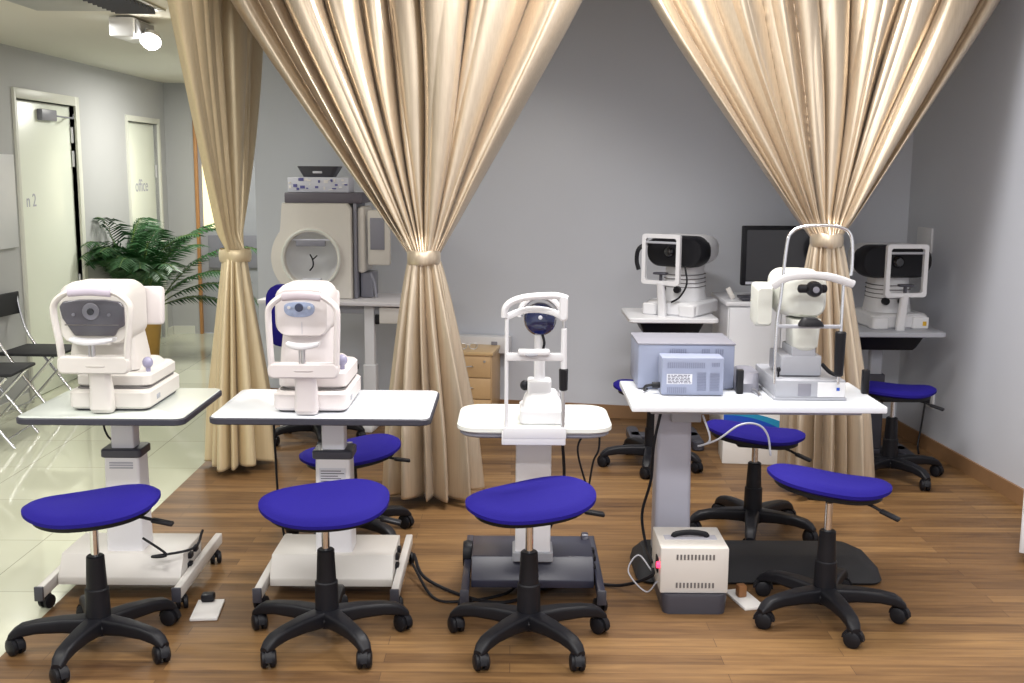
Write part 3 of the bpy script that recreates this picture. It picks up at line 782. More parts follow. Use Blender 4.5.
hr = B().tube(hp, 0, 12, smooth=5, flat=(0.013, 0.017))
hr.lofty([(yf-0.018, 0.108, 0.42, 0.024, 0.08, 0.012), (yf-0.012, 0.108, 0.42, 0.034, 0.092, 0.014), (yf+0.016, 0.108, 0.42, 0.032, 0.09, 0.014)])
hr.tube([(-0.115, yf, 0.385), (-0.06, yf+0.035, 0.402), (0, yf+0.05, 0.408), (0.06, yf+0.035, 0.402), (0.108, yf, 0.388)], 0, 12, smooth=6, flat=(0.012, 0.006))
hr.obj('forehead_rest', white, t)
cb = B().b2(-0.112, 0.112, yf-0.012, yf+0.012, 0.248, 0.275, 0.004)
cb.box((-0.005, yf-0.012, 0.281), (0.125, 0.05, 0.018), 0.007)
cbo = cb.obj('chin_bar', white, t)
B().ell((-0.01, yf-0.037, 0.274), (0.022, 0.003, 0.006), 16).obj('chin_recess', lgrey, cbo)
for o_ in t.children:
    if o_.name.split('.')[0] in ('rod', 'rod_sleeve', 'grip', 'cross_bar', 'forehead_rest', 'chin_bar'):
        for v_ in o_.data.vertices:
            v_.co.x = v_.co.x*0.91 - 0.032
            if o_.name.startswith('forehead'): v_.co.z += 0.018
for v_ in cbo.children[0].data.vertices: v_.co.x -= 0.036

# --- topographer with chrome frame on the wide table
t = thing('corneal_topographer', 'silver and white eye instrument with tall chrome head frame, on the wide white table', 'eye instrument', (1.14, 4.25, 0.768), 0)
bs = B().b2(-0.118, 0.155, -0.065, 0.30, 0.006, 0.08, 0.006).b2(-0.124, 0.16, -0.07, 0.31, 0.0, 0.012, 0.003).obj('base', lgrey, t)
B().b2(0.045, 0.152, -0.0685, -0.0645, 0.014, 0.072, 0.001).obj('front_panel', white, bs)
B().b2(0.118, 0.130, -0.0705, -0.068, 0.040, 0.052).obj('blue_mark', bluepr, bs)
B().b2(-0.03, 0.02, -0.0675, -0.0645, 0.018, 0.066, 0.001).obj('vent', mgrey, bs)
B().loftz([(0.0, -0.19, 0.20, 0.095, 0.24, 0.03), (0.035, -0.19, 0.20, 0.095, 0.24, 0.04), (0.07, -0.17, 0.22, 0.07, 0.19, 0.03)]).obj('side_housing', mgrey, t)
B().b2(-0.085, 0.075, 0.0, 0.20, 0.085, 0.165, 0.006).b2(-0.045, 0.05, 0.0, 0.16, 0.16, 0.20, 0.006).obj('stage', lgrey, t)
B().tube([(0.08, 0.02, 0.13), (0.11, 0.0, 0.10), (0.14, -0.03, 0.09)], 0.008, 8, smooth=4).obj('cable', black, t)
B().ell((-0.10, -0.03, 0.115), (0.009, 0.009, 0.011), 14).cyl((-0.10, -0.03, 0.085), (-0.10, -0.03, 0.11), 0.004, n=8).obj('joystick', black, t)
body = B()
body.loftz([(0.185, 0.01, 0.06, 0.075, 0.12, 0.03), (0.20, 0.01, 0.06, 0.10, 0.15, 0.035), (0.30, 0.01, 0.06, 0.115, 0.16, 0.04), (0.307, 0.01, 0.06, 0.12, 0.15, 0.04)])
body.obj('lower_cup', aged, t)
body = B()
body.lofty([(0.0, 0.02, 0.40, 0.10, 0.15, 0.035), (0.02, 0.01, 0.402, 0.15, 0.175, 0.05), (0.12, -0.01, 0.405, 0.19, 0.185, 0.05), (0.24, -0.01, 0.405, 0.17, 0.17, 0.05)])
body.obj('measuring_head', aged, t)
B().lofty([(0.03, -0.15, 0.355, 0.055, 0.14, 0.012), (0.06, -0.15, 0.355, 0.07, 0.165, 0.015), (0.2, -0.13, 0.355, 0.08, 0.16, 0.015)]).obj('side_monitor', aged, t)
yf = -0.085
B().tube([(-0.128, yf+0.0, 0.07), (-0.128, yf, 0.30), (-0.118, yf, 0.40), (-0.105, yf-0.005, 0.605), (-0.085, yf-0.005, 0.655), (-0.03, yf-0.005, 0.676), (0.06, yf-0.005, 0.678), (0.118, yf-0.005, 0.662), (0.140, yf-0.005, 0.62), (0.145, yf-0.005, 0.53), (0.142, yf-0.005, 0.49)], 0.0065, 12, smooth=6).obj('chrome_frame', chrome, t)
B().cyl((0.118, yf, 0.27), (0.118, yf, 0.46), 0.006, n=12).obj('right_rod', chrome, t)
B().cyl((0.118, yf, 0.07), (0.118, yf, 0.10), 0.006, n=12).obj('rod_foot', chrome, t)
B().cyl((0.118, yf, 0.10), (0.118, yf, 0.275), 0.017, 0.021, bev=0.005).obj('grip', black, t)
hb = B().tube([(-0.145, yf+0.02, 0.445), (-0.10, yf-0.01, 0.480), (-0.03, yf-0.03, 0.492), (0.05, yf-0.03, 0.487), (0.10, yf-0.02, 0.474), (0.155, yf, 0.456)], 0, 12, smooth=6, flat=(0.016, 0.010)).obj('forehead_band', white, t)
kb = B().b2(-0.062, 0.052, yf-0.035, yf-0.01, 0.424, 0.457, 0.014).lathe([(0.002, -0.03), (0.024, -0.028), (0.030, -0.015), (0.030, 0.01)], (0.0, yf-0.025, 0.44), 'y', 28).obj('fixation_knob', black, t)
B().lathe([(0.002, -0.004), (0.012, -0.003), (0.012, 0.002)], (0.0, yf-0.057, 0.44), 'y', 20).obj('knob_face', mgrey, kb)
B().b2(-0.128, 0.118, yf-0.008, yf+0.008, 0.286, 0.300, 0.004).obj('chin_bar', lgrey, t)
B().loftz([(0.296, 0.0, yf-0.005, 0.10, 0.05, 0.02), (0.312, 0.0, yf-0.005, 0.085, 0.05, 0.02), (0.327, -0.005, yf-0.0, 0.05, 0.04, 0.018)]).obj('chin_rest', black, t)
p1, p2 = atZ(740, 399, .75), atZ(866, 399, .75)
for p, lab in ((p1, 'short black upright handle at the left of the chrome framed instrument'), (p2, 'short black upright handle at the right of the chrome framed instrument')):
    solo('table_handle', B().b2(-0.014, 0.014, -0.014, 0.014, 0.0, 0.098, 0.005), black, (p.x, p.y+0.02, 0.768), lab, 'handle', 'black table handles')

# --- retinal cameras on small tables at the back wall
def fundus_camera(label, X, Y, Z, rz, frx, sc_=1.0, sticker=True, cords=False, headw=0.43, hdx=0.0):
    t = thing('retinal_camera', label, 'eye instrument', (X, Y, Z), rz)
    B().slab(0.0, 0.085, 0, 0.16, 0.34, 0.38, 0.05, 0.012).obj('base', white, t)
    B().slab(0.0, 0.07, -0.02+0.13, -0.015, 0.10, 0.06, 0.01, 0.006).obj('base_box', white, t)
    if sticker: B().b2(0.12, 0.142, -0.0475, -0.0445, 0.02, 0.045).obj('sticker', yellow, t)
    B().slab(0.0, 0.07, -0.13, -0.01, 0.10, 0.08, 0.02, 0.006).obj('left_box', white, t)
    B().loftz([(0.08, 0, 0.18, 0.25, 0.28, 0.10), (0.15, 0, 0.18, 0.235, 0.26, 0.10), (0.26, 0, 0.18, 0.215, 0.24, 0.09), (0.31, 0, 0.18, 0.22, 0.24, 0.09)]).obj('tower', white, t)
    b = B()
    for z in (0.165, 0.19, 0.215, 0.24): b.slab(z, z+0.004, 0, 0.18, 0.238, 0.262, 0.10, 0.001)
    b.obj('tower_groove', seam, t)
    hz = 0.385
    B().lofty([(-0.0, hdx, hz, headw*0.93, 0.165, 0.075), (0.02, hdx, hz, headw*0.99, 0.185, 0.085), (0.10, hdx, hz, headw, 0.19, 0.085), (0.14, hdx, hz, headw*0.98, 0.185, 0.085)], 8).obj('black_front', black, t)
    B().lofty([(0.12, hdx, hz+0.004, headw*0.97, 0.188, 0.085), (0.24, hdx*0.8, hz+0.004, headw*0.94, 0.185, 0.085), (0.38, hdx*0.5, hz, headw*0.74, 0.165, 0.07), (0.46, hdx*0.3, hz-0.01, headw*0.5, 0.13, 0.05), (0.48, hdx*0.3, hz-0.01, headw*0.35, 0.09, 0.04)], 8).obj('rear_shell', white, t)
    B().lathe([(0.002, -0.03), (0.022, -0.028), (0.03, -0.02), (0.04, 0.01)], (frx, 0.0, hz), 'y', 28).obj('objective', glossy, t)
    # chin rest frame in front
    yf = -0.11
    B().frame(0.245, 0.30, 0.018, 0.024, 0.026, (frx, yf, 0.345)).obj('chin_rest_frame', white, t)
    B().b2(frx-0.105, frx+0.105, yf-0.012, yf+0.0, 0.438, 0.452, 0.004).obj('forehead_band', lgrey, t)
    B().rings([[Vector((frx + a, yy + b_, z)) for a, b_ in rrect(w_, 0.04, 0.014, 4)] for z, yy, w_ in ((0.0, -0.075, 0.05), (0.06, -0.08, 0.052), (0.205, yf, 0.045))]).obj('pillar', white, t)
    B().box((frx, yf-0.005, 0.262), (0.085, 0.045, 0.014), 0.006).cyl((frx, yf, 0.20), (frx, yf, 0.26), 0.010, n=12).obj('chin_rest', dgrey, t)
    for s in (-1, 1):
        B().lathe([(0.004, -0.015), (0.020, -0.012), (0.022, 0.0), (0.020, 0.02)], (frx + s*0.05, 0.02, 0.155), 'y', 20).obj('focus_knob', black, t)
    if cords:
        B().tube([(headw/2-0.10, -0.02, 0.30), (headw/2-0.08, -0.035, 0.20), (headw/2-0.12, -0.04, 0.12), (headw/2-0.17, -0.05, 0.085)], 0.006, 8, smooth=5).obj('hanging_cord', black, t)
        B().tube([(-headw/2+0.04, -0.01, 0.44), (-headw/2-0.02, -0.05, 0.40), (-headw/2-0.035, -0.05, 0.33), (-headw/2-0.02, -0.05, 0.27)], 0, 8, smooth=5, flat=(0.013, 0.004)).obj('strap', black, t)
    t.scale = (sc_,)*3
    return t
def wall_table(label, X, Y, zt, w, d, rz, cx=0.0):
    t = thing('instrument_table', label, 'table', (X, Y, 0), rz)
    B().slab(zt-0.028, zt, 0, 0, w, d, 0.03, 0.005).obj('tabletop', white if 'left' in label else lgrey, t)
    B().loftz([(zt-0.115, cx, 0.0, w*0.58, d*0.55, 0.02), (zt-0.10, cx, 0.0, w*0.62, d*0.6, 0.02), (zt-0.028, cx, 0.0, w*0.74, d*0.72, 0.02)]).obj('under_tray', black, t)
    B().slab(0.40, zt-0.11, cx, 0.02, 0.07, 0.06, 0.01).obj('upper_column', lgrey, t)
    B().slab(0.06, 0.50, cx, 0.02, 0.10, 0.09, 0.012).obj('lower_column', dgrey, t)
    B().slab(0.0, 0.06, cx, 0.02, 0.42, 0.10, 0.03, 0.008).slab(0.0, 0.06, cx-0.18, 0.02, 0.07, 0.40, 0.03, 0.008).slab(0.0, 0.06, cx+0.18, 0.02, 0.07, 0.40, 0.03, 0.008).obj('foot', dgrey, t)
    return t
pa = atY(667, 318, 6.30)
wall_table('small white table with black under tray, left of the white cabinet', pa.x+0.038, 6.52, pa.z, 0.52, 0.50, 0)
fundus_camera('white retinal camera with black front and dangling straps, on the left wall table', pa.x+0.045, 6.42, pa.z, math.radians(-32), 0.0-0.03, 0.97, False, True, 0.37, 0.0)
pb = atY(893, 328, 6.15)
wall_table('small grey table with black under tray in the right corner, carrying a retinal camera', pb.x-0.04, 6.22, pb.z, 0.56, 0.50, 0, -0.02)
fundus_camera('white retinal camera with wide black front, on the table in the right corner', pb.x+0.03, 6.14, pb.z, math.radians(6), -0.03, 0.97, True, False, 0.43, -0.03)
# ------------------------------------------------------------------ equipment boxes
def grille(b, x0, x1, y, z0, z1, n, vertical=True, d=0.0015):
    for k in range(n):
        if vertical:
            xx = x0 + (x1-x0)*(k+0.5)/n; w_ = (x1-x0)/n*0.5
            b.b2(xx-w_/2, xx+w_/2, y-d, y+d, z0, z1)
        else:
            zz = z0 + (z1-z0)*(k+0.5)/n; w_ = (z1-z0)/n*0.5
            b.b2(x0, x1, y-d, y+d, zz-w_/2, zz+w_/2)
    return b
t = thing('computer_box', 'large blue grey metal computer box with slotted back, at left on the wide white table', 'computer', (0.705, 4.42, 0.768), math.radians(0))
B().b2(-0.195, 0.195, -0.04, 0.24, 0.005, 0.185, 0.006).b2(-0.17, 0.17, -0.03, 0.22, 0, 0.01).obj('case', bgrey, t)
B().b2(-0.198, 0.198, -0.045, 0.245, 0.183, 0.192, 0.005).obj('lid', mgrey, t)
for a_, b_, n_ in ((-0.07, 0.0, 8), (0.06, 0.095, 4), (0.115, 0.15, 4)): grille(B(), a_, b_, -0.0415, 0.146, 0.168, n_).obj('vent', bgrey2, t)
t = thing('power_unit', 'smaller blue grey metal box with white rating label, in front of the large computer box', 'box', (0.71, 4.30, 0.768), 0)
B().b2(-0.12, 0.125, -0.045, 0.065, 0.003, 0.153, 0.006).obj('case', bgrey, t)
lb = B().b2(-0.10, 0.0, -0.047, -0.0445, 0.048, 0.088).obj('rating_label', label_m, t)
b = B()
rnd = random.Random(2)
for k in range(6):
    xx = -0.096
    while xx < -0.01:
        w_ = rnd.uniform(0.005, 0.018); b.b2(xx, min(xx+w_, -0.003), -0.0482, -0.0468, 0.052+k*0.006, 0.0545+k*0.006); xx += w_+0.004
b.obj('label_print', ink, lb)
for a_, b_, c_, d_, n_, vv in ((0.02, 0.055, 0.02, 0.095, 12, False), (0.07, 0.108, 0.02, 0.095, 12, False), (-0.10, 0.05, 0.112, 0.134, 18, True), (0.075, 0.108, 0.118, 0.134, 5, True), (-0.10, -0.02, 0.012, 0.034, 10, True)):
    grille(B(), a_, b_, -0.046, c_, d_, n_, vv).obj('vent', bgrey2, t)
B().cyl((-0.12, 0.0, 0.035), (-0.15, 0.0, 0.035), 0.012).tube([(-0.15, 0, 0.035), (-0.175, 0.0, 0.03), (-0.18, 0.02, 0.012), (-0.165, 0.05, 0.008)], 0.006, 8, smooth=5).obj('power_lead', black, t)

t = thing('transformer_unit', 'off white metal box with carry handle and vent slots on the floor', 'box', (0.69, 3.94, 0.076), 0)
B().b2(-0.128, 0.128, 0.0, 0.25, 0.0, 0.178, 0.006).obj('case', cream, t)
for c_ in (0.132, 0.022): grille(B(), -0.072, 0.078, -0.0005, c_, c_+0.02, 11).obj('vent', seam, t)
B().tube([(-0.065, 0.12, 0.180), (-0.055, 0.12, 0.192), (0.0, 0.12, 0.199), (0.055, 0.12, 0.192), (0.065, 0.12, 0.180)], 0, 10, smooth=4, flat=(0.011, 0.006)).obj('handle', black, t)
B().b2(-0.1, 0.1, 0.095, 0.145, 0.178, 0.1795).obj('handle_plate', lightink, t)
sd = B().cyl((-0.128, 0.02, 0.105), (-0.140, 0.02, 0.105), 0.012); sd.obj('warning_lamp', redled, t)
B().b2(-0.134, -0.128, 0.05, 0.10, 0.06, 0.12, 0.003).obj('socket', black, t)
solo('equipment_base', B().loftz([(0, 0, 0.14, 0.235, 0.28, 0.03), (0.062, 0, 0.14, 0.25, 0.285, 0.035), (0.075, 0, 0.14, 0.245, 0.28, 0.03)]), dgrey, (0.692, 3.925, 0), 'dark grey plastic plinth on the floor under the off white metal box', 'plinth')

# ------------------------------------------------------------------ white cabinet with monitor, striped box
t = thing('storage_cabinet', 'tall white cabinet under the black monitor against the back wall', 'cabinet', (1.555, 6.40, 0), 0)
B().b2(-0.29, 0.255, 0.0, 0.48, 0.04, 0.865, 0.004).b2(-0.27, 0.24, 0.02, 0.46, 0, 0.04).obj('body', white, t)
B().b2(-0.305, 0.265, -0.02, 0.49, 0.865, 0.89, 0.004).obj('top', white, t)
for x0, x1 in ((-0.283, 0.018), (0.022, 0.25)):
    d_ = B().b2(x0, x1, -0.018, 0.0, 0.05, 0.855, 0.003).obj('door', white, t)
    hx_ = x1-0.03 if x0 < 0 else x0+0.03
    B().tube([(hx_, -0.018, 0.60), (hx_, -0.04, 0.60), (hx_, -0.04, 0.72), (hx_, -0.018, 0.72)], 0.005, 8).obj('door_handle', steel, d_)
pm = atY(784, 290, 6.62)
t = thing('computer_monitor', 'black flat monitor standing on the white cabinet, behind the chrome frame', 'monitor', (pm.x, 6.66, 0.89), math.radians(3))
zb_ = 0.07
B().b2(-0.26, 0.26, -0.02, 0.025, zb_, zb_+0.36, 0.008).b2(-0.15, 0.15, 0.02, 0.05, zb_+0.06, zb_+0.30, 0.01).obj('housing', black, t)
B().b2(-0.235, 0.235, -0.023, -0.019, zb_+0.03, zb_+0.335).obj('screen', glossy, t)
B().b2(-0.235, -0.185, -0.024, -0.02, zb_+0.008, zb_+0.024).obj('sticker', label_m, t)
B().loftz([(0, 0, 0.03, 0.22, 0.16, 0.06), (0.012, 0, 0.03, 0.20, 0.14, 0.06)]).b2(-0.03, 0.03, 0.03, 0.055, 0.008, 0.16, 0.004).obj('stand', black, t)
solo('desk_keyboard', B().box((0, 0, 0.016), (0.30, 0.12, 0.016), 0.005, rot=Matrix.Rotation(0.06, 4, 'X')), dgrey, (1.49, 6.47, 0.89), 'black keyboard on the white cabinet below the monitor', 'keyboard', rz=0.1)
ps = atY(738, 288, 6.5)
solo('card_holder', B().box((0, 0, 0.035), (0.03, 0.012, 0.075), 0.004, rot=Matrix.Rotation(-0.5, 4, 'Y')), cream, (1.30, 6.52, 0.89), 'small cream upright holder beside the monitor', 'holder')

t = thing('carton', 'white cardboard box with blue wave print on the floor before the white cabinet', 'box', (1.41, 6.07, 0), math.radians(-5))
B().b2(-0.21, 0.21, -0.01, 0.22, 0, 0.385, 0.003).obj('body', paperw, t)
def wave(z0, z1, a, b_, ph_, y):
    top = [(-0.21 + 0.42*i/24, z0 - 0.09*i/24 + a*math.sin(PI*i/24 + ph_)) for i in range(25)]
    bot = [(-0.21 + 0.42*i/24, z1 - 0.13*i/24 + b_*math.sin(PI*i/24 + ph_)) for i in range(24, -1, -1)]
    return B().poly(top + bot, 'y', y, y+0.002)
wave(0.275, 0.225, 0.028, 0.03, 0.3, -0.0115).obj('blue_band', bluepr, t)
wave(0.30, 0.285, 0.03, 0.035, 0.0, -0.0118).obj('teal_band', tealpr, t)

# ------------------------------------------------------------------ desk with the perimeter at the back left
t = thing('height_adjustable_desk', 'pale grey topped desk with white telescopic leg under the perimeter machine', 'desk', (-0.96, 7.0, 0), math.radians(-8))
B().b2(-0.62, 0.47, -0.22, 0.30, 0.80, 0.825, 0.004).obj('desktop', mat('desktop_grey', (0.60, 0.58, 0.60), 0.35), t)
B().b2(-0.56, 0.44, -0.14, -0.11, 0.74, 0.80, 0.003).obj('apron', lgrey, t)
B().b2(0.16, 0.44, -0.19, -0.145, 0.69, 0.79, 0.004).obj('drawer_box', cream, t)
for x_ in (-0.45, 0.085):
    l = B().slab(0.37, 0.795, x_, -0.13, 0.065, 0.05, 0.006).obj('leg', white, t)
    B().slab(0.04, 0.42, x_, -0.13, 0.085, 0.065, 0.008).obj('leg_sleeve', white, l)
    B().b2(x_-0.035, x_+0.035, -0.24, 0.26, 0.0, 0.04, 0.008).obj('foot', white, l)
B().b2(0.125, 0.15, -0.165, -0.14, 0.68, 0.74, 0.003).obj('height_switch', black, t)
pz = atY(316, 297, 6.95)
t = thing('perimeter_machine', 'big beige visual field machine with round bowl opening, on the back desk', 'eye instrument', (pz.x, 6.93, 0.826), math.radians(-3))
s_ = 0.0063
b = B()
# front shell with the round bowl opening (outline bulges to the left around the bowl)
def shell_outline():
    pts = []
    base = [(0.235, 0.0), (0.235, 0.60), (-0.205, 0.60), (-0.215, 0.48)]
    for i in range(15):
        a = math.radians(140 + (232-140)*i/14)
        base.append((-0.02 + 0.262*math.cos(a), 0.255 + 0.262*math.sin(a)*1.0))
    base.append((-0.15, 0.0))
    return base
N = 64; outl = shell_outline()
def along(outl, th, c):
    d = Vector((math.cos(th), math.sin(th))); best = None
    for i in range(len(outl)):
        p = Vector(outl[i]) - Vector(c); q = Vector(outl[(i+1) % len(outl)]) - Vector(c); e = q - p
        den = d.x*e.y - d.y*e.x
        if abs(den) < 1e-9: continue
        tt = (p.x*e.y - p.y*e.x)/den; uu = (p.x*d.y - p.y*d.x)/den
        if tt > 0 and -1e-6 <= uu <= 1+1e-6: best = tt if best is None else min(best, tt)
    return Vector(c) + d*best
C0 = (-0.02, 0.255); RB = 0.170
rings = []; inner = []
for k in range(N):
    th = 2*PI*k/N
    o_ = along(outl, th, C0); c_, s2 = math.cos(th), math.sin(th)
    prof = [(o_.x, 0.34, o_.y), (o_.x, 0.012, o_.y), (C0[0]+(o_.x-C0[0])*0.985, 0.0, C0[1]+(o_.y-C0[1])*0.985),
            (C0[0]+(RB+0.025)*c_, 0.0, C0[1]+(RB+0.025)*s2*1.0), (C0[0]+(RB+0.015)*c_, -0.022, C0[1]+(RB+0.015)*s2), (C0[0]+RB*c_, -0.022, C0[1]+RB*s2)]
    for j in range(1, 9):
        ph_ = PI/2*j/9; prof.append((C0[0]+RB*math.cos(ph_)*c_, -0.02+0.24*math.sin(ph_), C0[1]+RB*math.cos(ph_)*s2))
    rings.append([Vector(p) for p in prof[:7]]); inner.append([Vector(p) for p in prof[6:]])
tb = bmesh.new(); vs = [[tb.verts.new(p) for p in r_] for r_ in rings]
for k in range(N):
    a, c_ = vs[k], vs[(k+1) % N]
    for j in range(len(a)-1): tb.faces.new((a[j], a[j+1], c_[j+1], c_[j]))
tb.faces.new([r_[0] for r_ in vs][::-1])
bmesh.ops.recalc_face_normals(tb, faces=tb.faces); b._merge(tb)
beige = mat('beige_shell', (0.60, 0.57, 0.52), 0.45, noise=0.02)
b.obj('bowl_housing', beige, t)
tb = bmesh.new(); vs = [[tb.verts.new(p) for p in r_] for r_ in inner]
for k in range(N):
    a, c_ = vs[k], vs[(k+1) % N]
    for j in range(len(a)-1): tb.faces.new((a[j], a[j+1], c_[j+1], c_[j]))
tb.faces.new([r_[-1] for r_ in vs])
bmesh.ops.recalc_face_normals(tb, faces=tb.faces); bb_ = B(); bb_._merge(tb); bb_.obj('bowl', mat('bowl_white', (0.72, 0.72, 0.72), 0.5), t)
B().tube([(C0[0]+(RB+0.012)*math.cos(2*PI*k/48), -0.02, C0[1]+(RB+0.012)*math.sin(2*PI*k/48)) for k in range(48)], 0.008, 8, closed=True).obj('bowl_rim', aged, t)
B().b2(C0[0]-0.10, C0[0]+0.09, -0.005, 0.02, C0[1]+0.075, C0[1]+0.115, 0.006).obj('head_band', mgrey, t)
B().b2(C0[0]-0.13, C0[0]+0.13, 0.0, 0.02, C0[1]+0.112, C0[1]+0.122, 0.003).obj('forehead_bar', label_m, t)
B().b2(C0[0]-0.06, C0[0]+0.06, -0.03, 0.03, C0[1]-0.155, C0[1]-0.125, 0.008).obj('chin_rest', label_m, t)
B().tube([(C0[0]-0.02, 0.05, C0[1]+0.02), (C0[0]+0.0, 0.03, C0[1]-0.01), (C0[0]+0.002, 0.03, C0[1]-0.05), (C0[0]-0.02, 0.03, C0[1]-0.08)], 0.005, 8, smooth=4).tube([(C0[0]+0.025, 0.05, C0[1]+0.015), (C0[0]+0.0, 0.03, C0[1]-0.01)], 0.004, 8).obj('lens_holder', black, t)
B().b2(0.243, 0.262, 0.03, 0.34, 0.0, 0.60, 0.004).obj('side_seam', mgrey, t)
B().b2(0.262, 0.31, 0.05, 0.34, 0.16, 0.58, 0.02).obj('side_shell', beige, t)
B().b2(0.27, 0.35, 0.10, 0.30, 0.0, 0.16, 0.01).tube([(0.34, 0.08, 0.16), (0.37, 0.05, 0.10), (0.385, 0.03, 0.01)], 0.008, 8, smooth=4).obj('side_bracket', mgrey, t)
mt = B().b2(0.325, 0.47, 0.06, 0.11, 0.21, 0.56, 0.015).obj('side_monitor', beige, t)
B().b2(0.345, 0.435, 0.054, 0.062, 0.31, 0.51, 0.002).obj('screen', mgrey, mt)
B().b2(-0.195, 0.30, 0.04, 0.34, 0.60, 0.665, 0.006).obj('dark_tray', mat('tray_dark', (0.10, 0.09, 0.11), 0.45), t)
# boxed things in the tray and the lid
t2 = thing('packet_box', 'box with lilac and white printed front on top of the beige visual field machine', 'box', (pz.x-0.03, 7.02, 1.492), math.radians(-3))
B().b2(-0.15, 0.24, 0.0, 0.18, 0.0, 0.095, 0.004).obj('body', label_m, t2)
b = B(); b3 = B(); rnd = random.Random(5)
for k in range(26):
    xx = rnd.uniform(-0.145, 0.22); zz = rnd.uniform(0.01, 0.075); w_ = rnd.uniform(0.01, 0.03); h_ = rnd.uniform(0.006, 0.02)
    (b if k % 2 else b3).b2(xx, min(xx+w_, 0.235), -0.002-0.0002*k, 0.001, zz, zz+h_)
b.obj('print', mat('lilac_print', (0.10, 0.10, 0.30), 0.5), t2); b3.obj('print', paperw, t2)
t3 = thing('black_tray', 'flat black tapered tray with a silver badge, on top of the printed box', 'tray', (pz.x+0.01, 7.02, 1.588), math.radians(-3))
B().loftz([(0.0, 0, 0.08, 0.19, 0.12, 0.02), (0.06, 0, 0.09, 0.26, 0.17, 0.03), (0.068, 0, 0.09, 0.265, 0.175, 0.03)]).obj('body', dgrey, t3)
B().box((0.0, 0.012, 0.03), (0.06, 0.01, 0.014), 0.003).obj('badge', label_m, t3)

# ------------------------------------------------------------------ wooden drawer unit and white ledge
pd = atY(472, 352, 7.0)
t = thing('drawer_unit', 'low beech drawer unit beside the centre curtain at the back wall', 'drawers', (pd.x-0.035, 7.02, 0), math.radians(-8))
hz = pd.z
B().b2(-0.165, 0.165, 0.0, 0.36, 0.02, hz-0.02, 0.002).obj('carcass', beech, t)
B().b2(-0.175, 0.175, -0.015, 0.37, hz-0.022, hz, 0.003).obj('top', mat('beech_top', (0.62, 0.43, 0.22), 0.35, noise=0.08), t)
for k in range(3):
    z0 = 0.03 + k*(hz-0.055)/3; z1 = z0 + (hz-0.055)/3 - 0.006
    d_ = B().b2(-0.16, 0.16, -0.016, 0.0, z0, z1, 0.003).obj('drawer', beech, t)
    B().tube([(-0.05, -0.016, (z0+z1)/2), (-0.045, -0.035, (z0+z1)/2), (0.04, -0.035, (z0+z1)/2+0.008), (0.045, -0.016, (z0+z1)/2)], 0.004, 8).obj('drawer_handle', steel, d_)
B().cyl((0.12, -0.016, hz-0.06), (0.12, -0.022, hz-0.06), 0.008).obj('lock', steel, t)
sp = thing('spectacles', 'thin framed spectacles lying on the beech drawer unit', 'glasses', (pd.x-0.03, 7.10, hz), 0.1)
for s in (-1, 1):
    B().tube([(s*0.035 + 0.026*math.cos(2*PI*k/20), 0, 0.022 + 0.02*math.sin(2*PI*k/20)) for k in range(20)], 0.003, 8, closed=True).obj('rim', steel, sp)
    B().tube([(s*0.062, 0, 0.03), (s*0.065, 0.05, 0.028), (s*0.06, 0.13, 0.006)], 0.0025, 8, smooth=3).obj('temple', steel, sp)
B().tube([(-0.01, 0, 0.028), (0, 0, 0.033), (0.01, 0, 0.028)], 0.0025, 8).obj('bridge', steel, sp)
# white cable trunking shelf on the back wall
dB = (PB1-PB0).normalized(); nB = Vector((-dB.y, dB.x, 0)); aB = math.atan2(dB.y, dB.x)
def on_back(px, py, off=0.0):
    d = ray(px, py); o0 = Vector((0, 0, H)); p0 = PB0 - nB*off
    k = (p0 - o0).dot(nB) / d.dot(nB); return o0 + d*k
pt = on_back(487, 343)
t = thing('wall_shelf', 'narrow white shelf box fixed on the back wall behind the beech drawers', 'shelf', (pt.x-0.03, pt.y-0.03, pt.z), aB)
B().b2(-0.24, 0.20, -0.075, 0.022, -0.05, 0.06, 0.004).obj('body', white, t)
B().b2(0.08, 0.12, -0.085, -0.075, -0.01, 0.03, 0.003).obj('socket', mgrey, t)

# ------------------------------------------------------------------ sockets, switch plates on the right wall
dR = (PR1-PR0).normalized(); aR = math.atan2(dR.y, dR.x)
def on_right(px, py, off=0.0):
    nR = Vector((-dR.y, dR.x, 0)); d = ray(px, py); o0 = Vector((0, 0, H)); p0 = PR0 - nR*off
    k = (p0 - o0).dot(nR) / d.dot(nR); return o0 + d*k
p = on_right(926, 240)
t = thing('wall_plate', 'white blank plate high on the right wall above the corner retinal camera', 'wall plate', p, aR)
B().b2(-0.10, 0.10, -0.014, 0.0, -0.075, 0.075, 0.004).obj('plate', white, t)
p = on_right(931, 400)
t = thing('power_socket', 'small white power socket low on the right wall with a black plug', 'socket', p, aR)
B().b2(-0.05, 0.05, -0.012, 0.0, -0.045, 0.045, 0.003).obj('plate', white, t)
B().box((0.0, -0.03, 0.0), (0.04, 0.035, 0.04), 0.008).obj('plug', black, t)
pw_ = p
# white low cabinet cut by the right edge
t = thing('low_cabinet', 'white low cabinet corner cut off by the right edge of the photo', 'cabinet', (2.36, 4.40, 0), math.radians(-27))
B().b2(-0.215, 0.05, 0.0, 0.25, 0.045, 0.40, 0.004).obj('body', white, t)
B().b2(-0.22, 0.055, -0.006, 0.255, 0.40, 0.42, 0.004).obj('top', white, t)
B().b2(-0.19, 0.04, 0.02, 0.24, 0, 0.045).obj('plinth', black, t)
B().b2(-0.21, 0.045, -0.012, 0.0, 0.05, 0.22, 0.002).obj('drawer', white, t); B().b2(-0.21, 0.045, -0.012, 0.0, 0.226, 0.395, 0.002).obj('drawer', white, t)

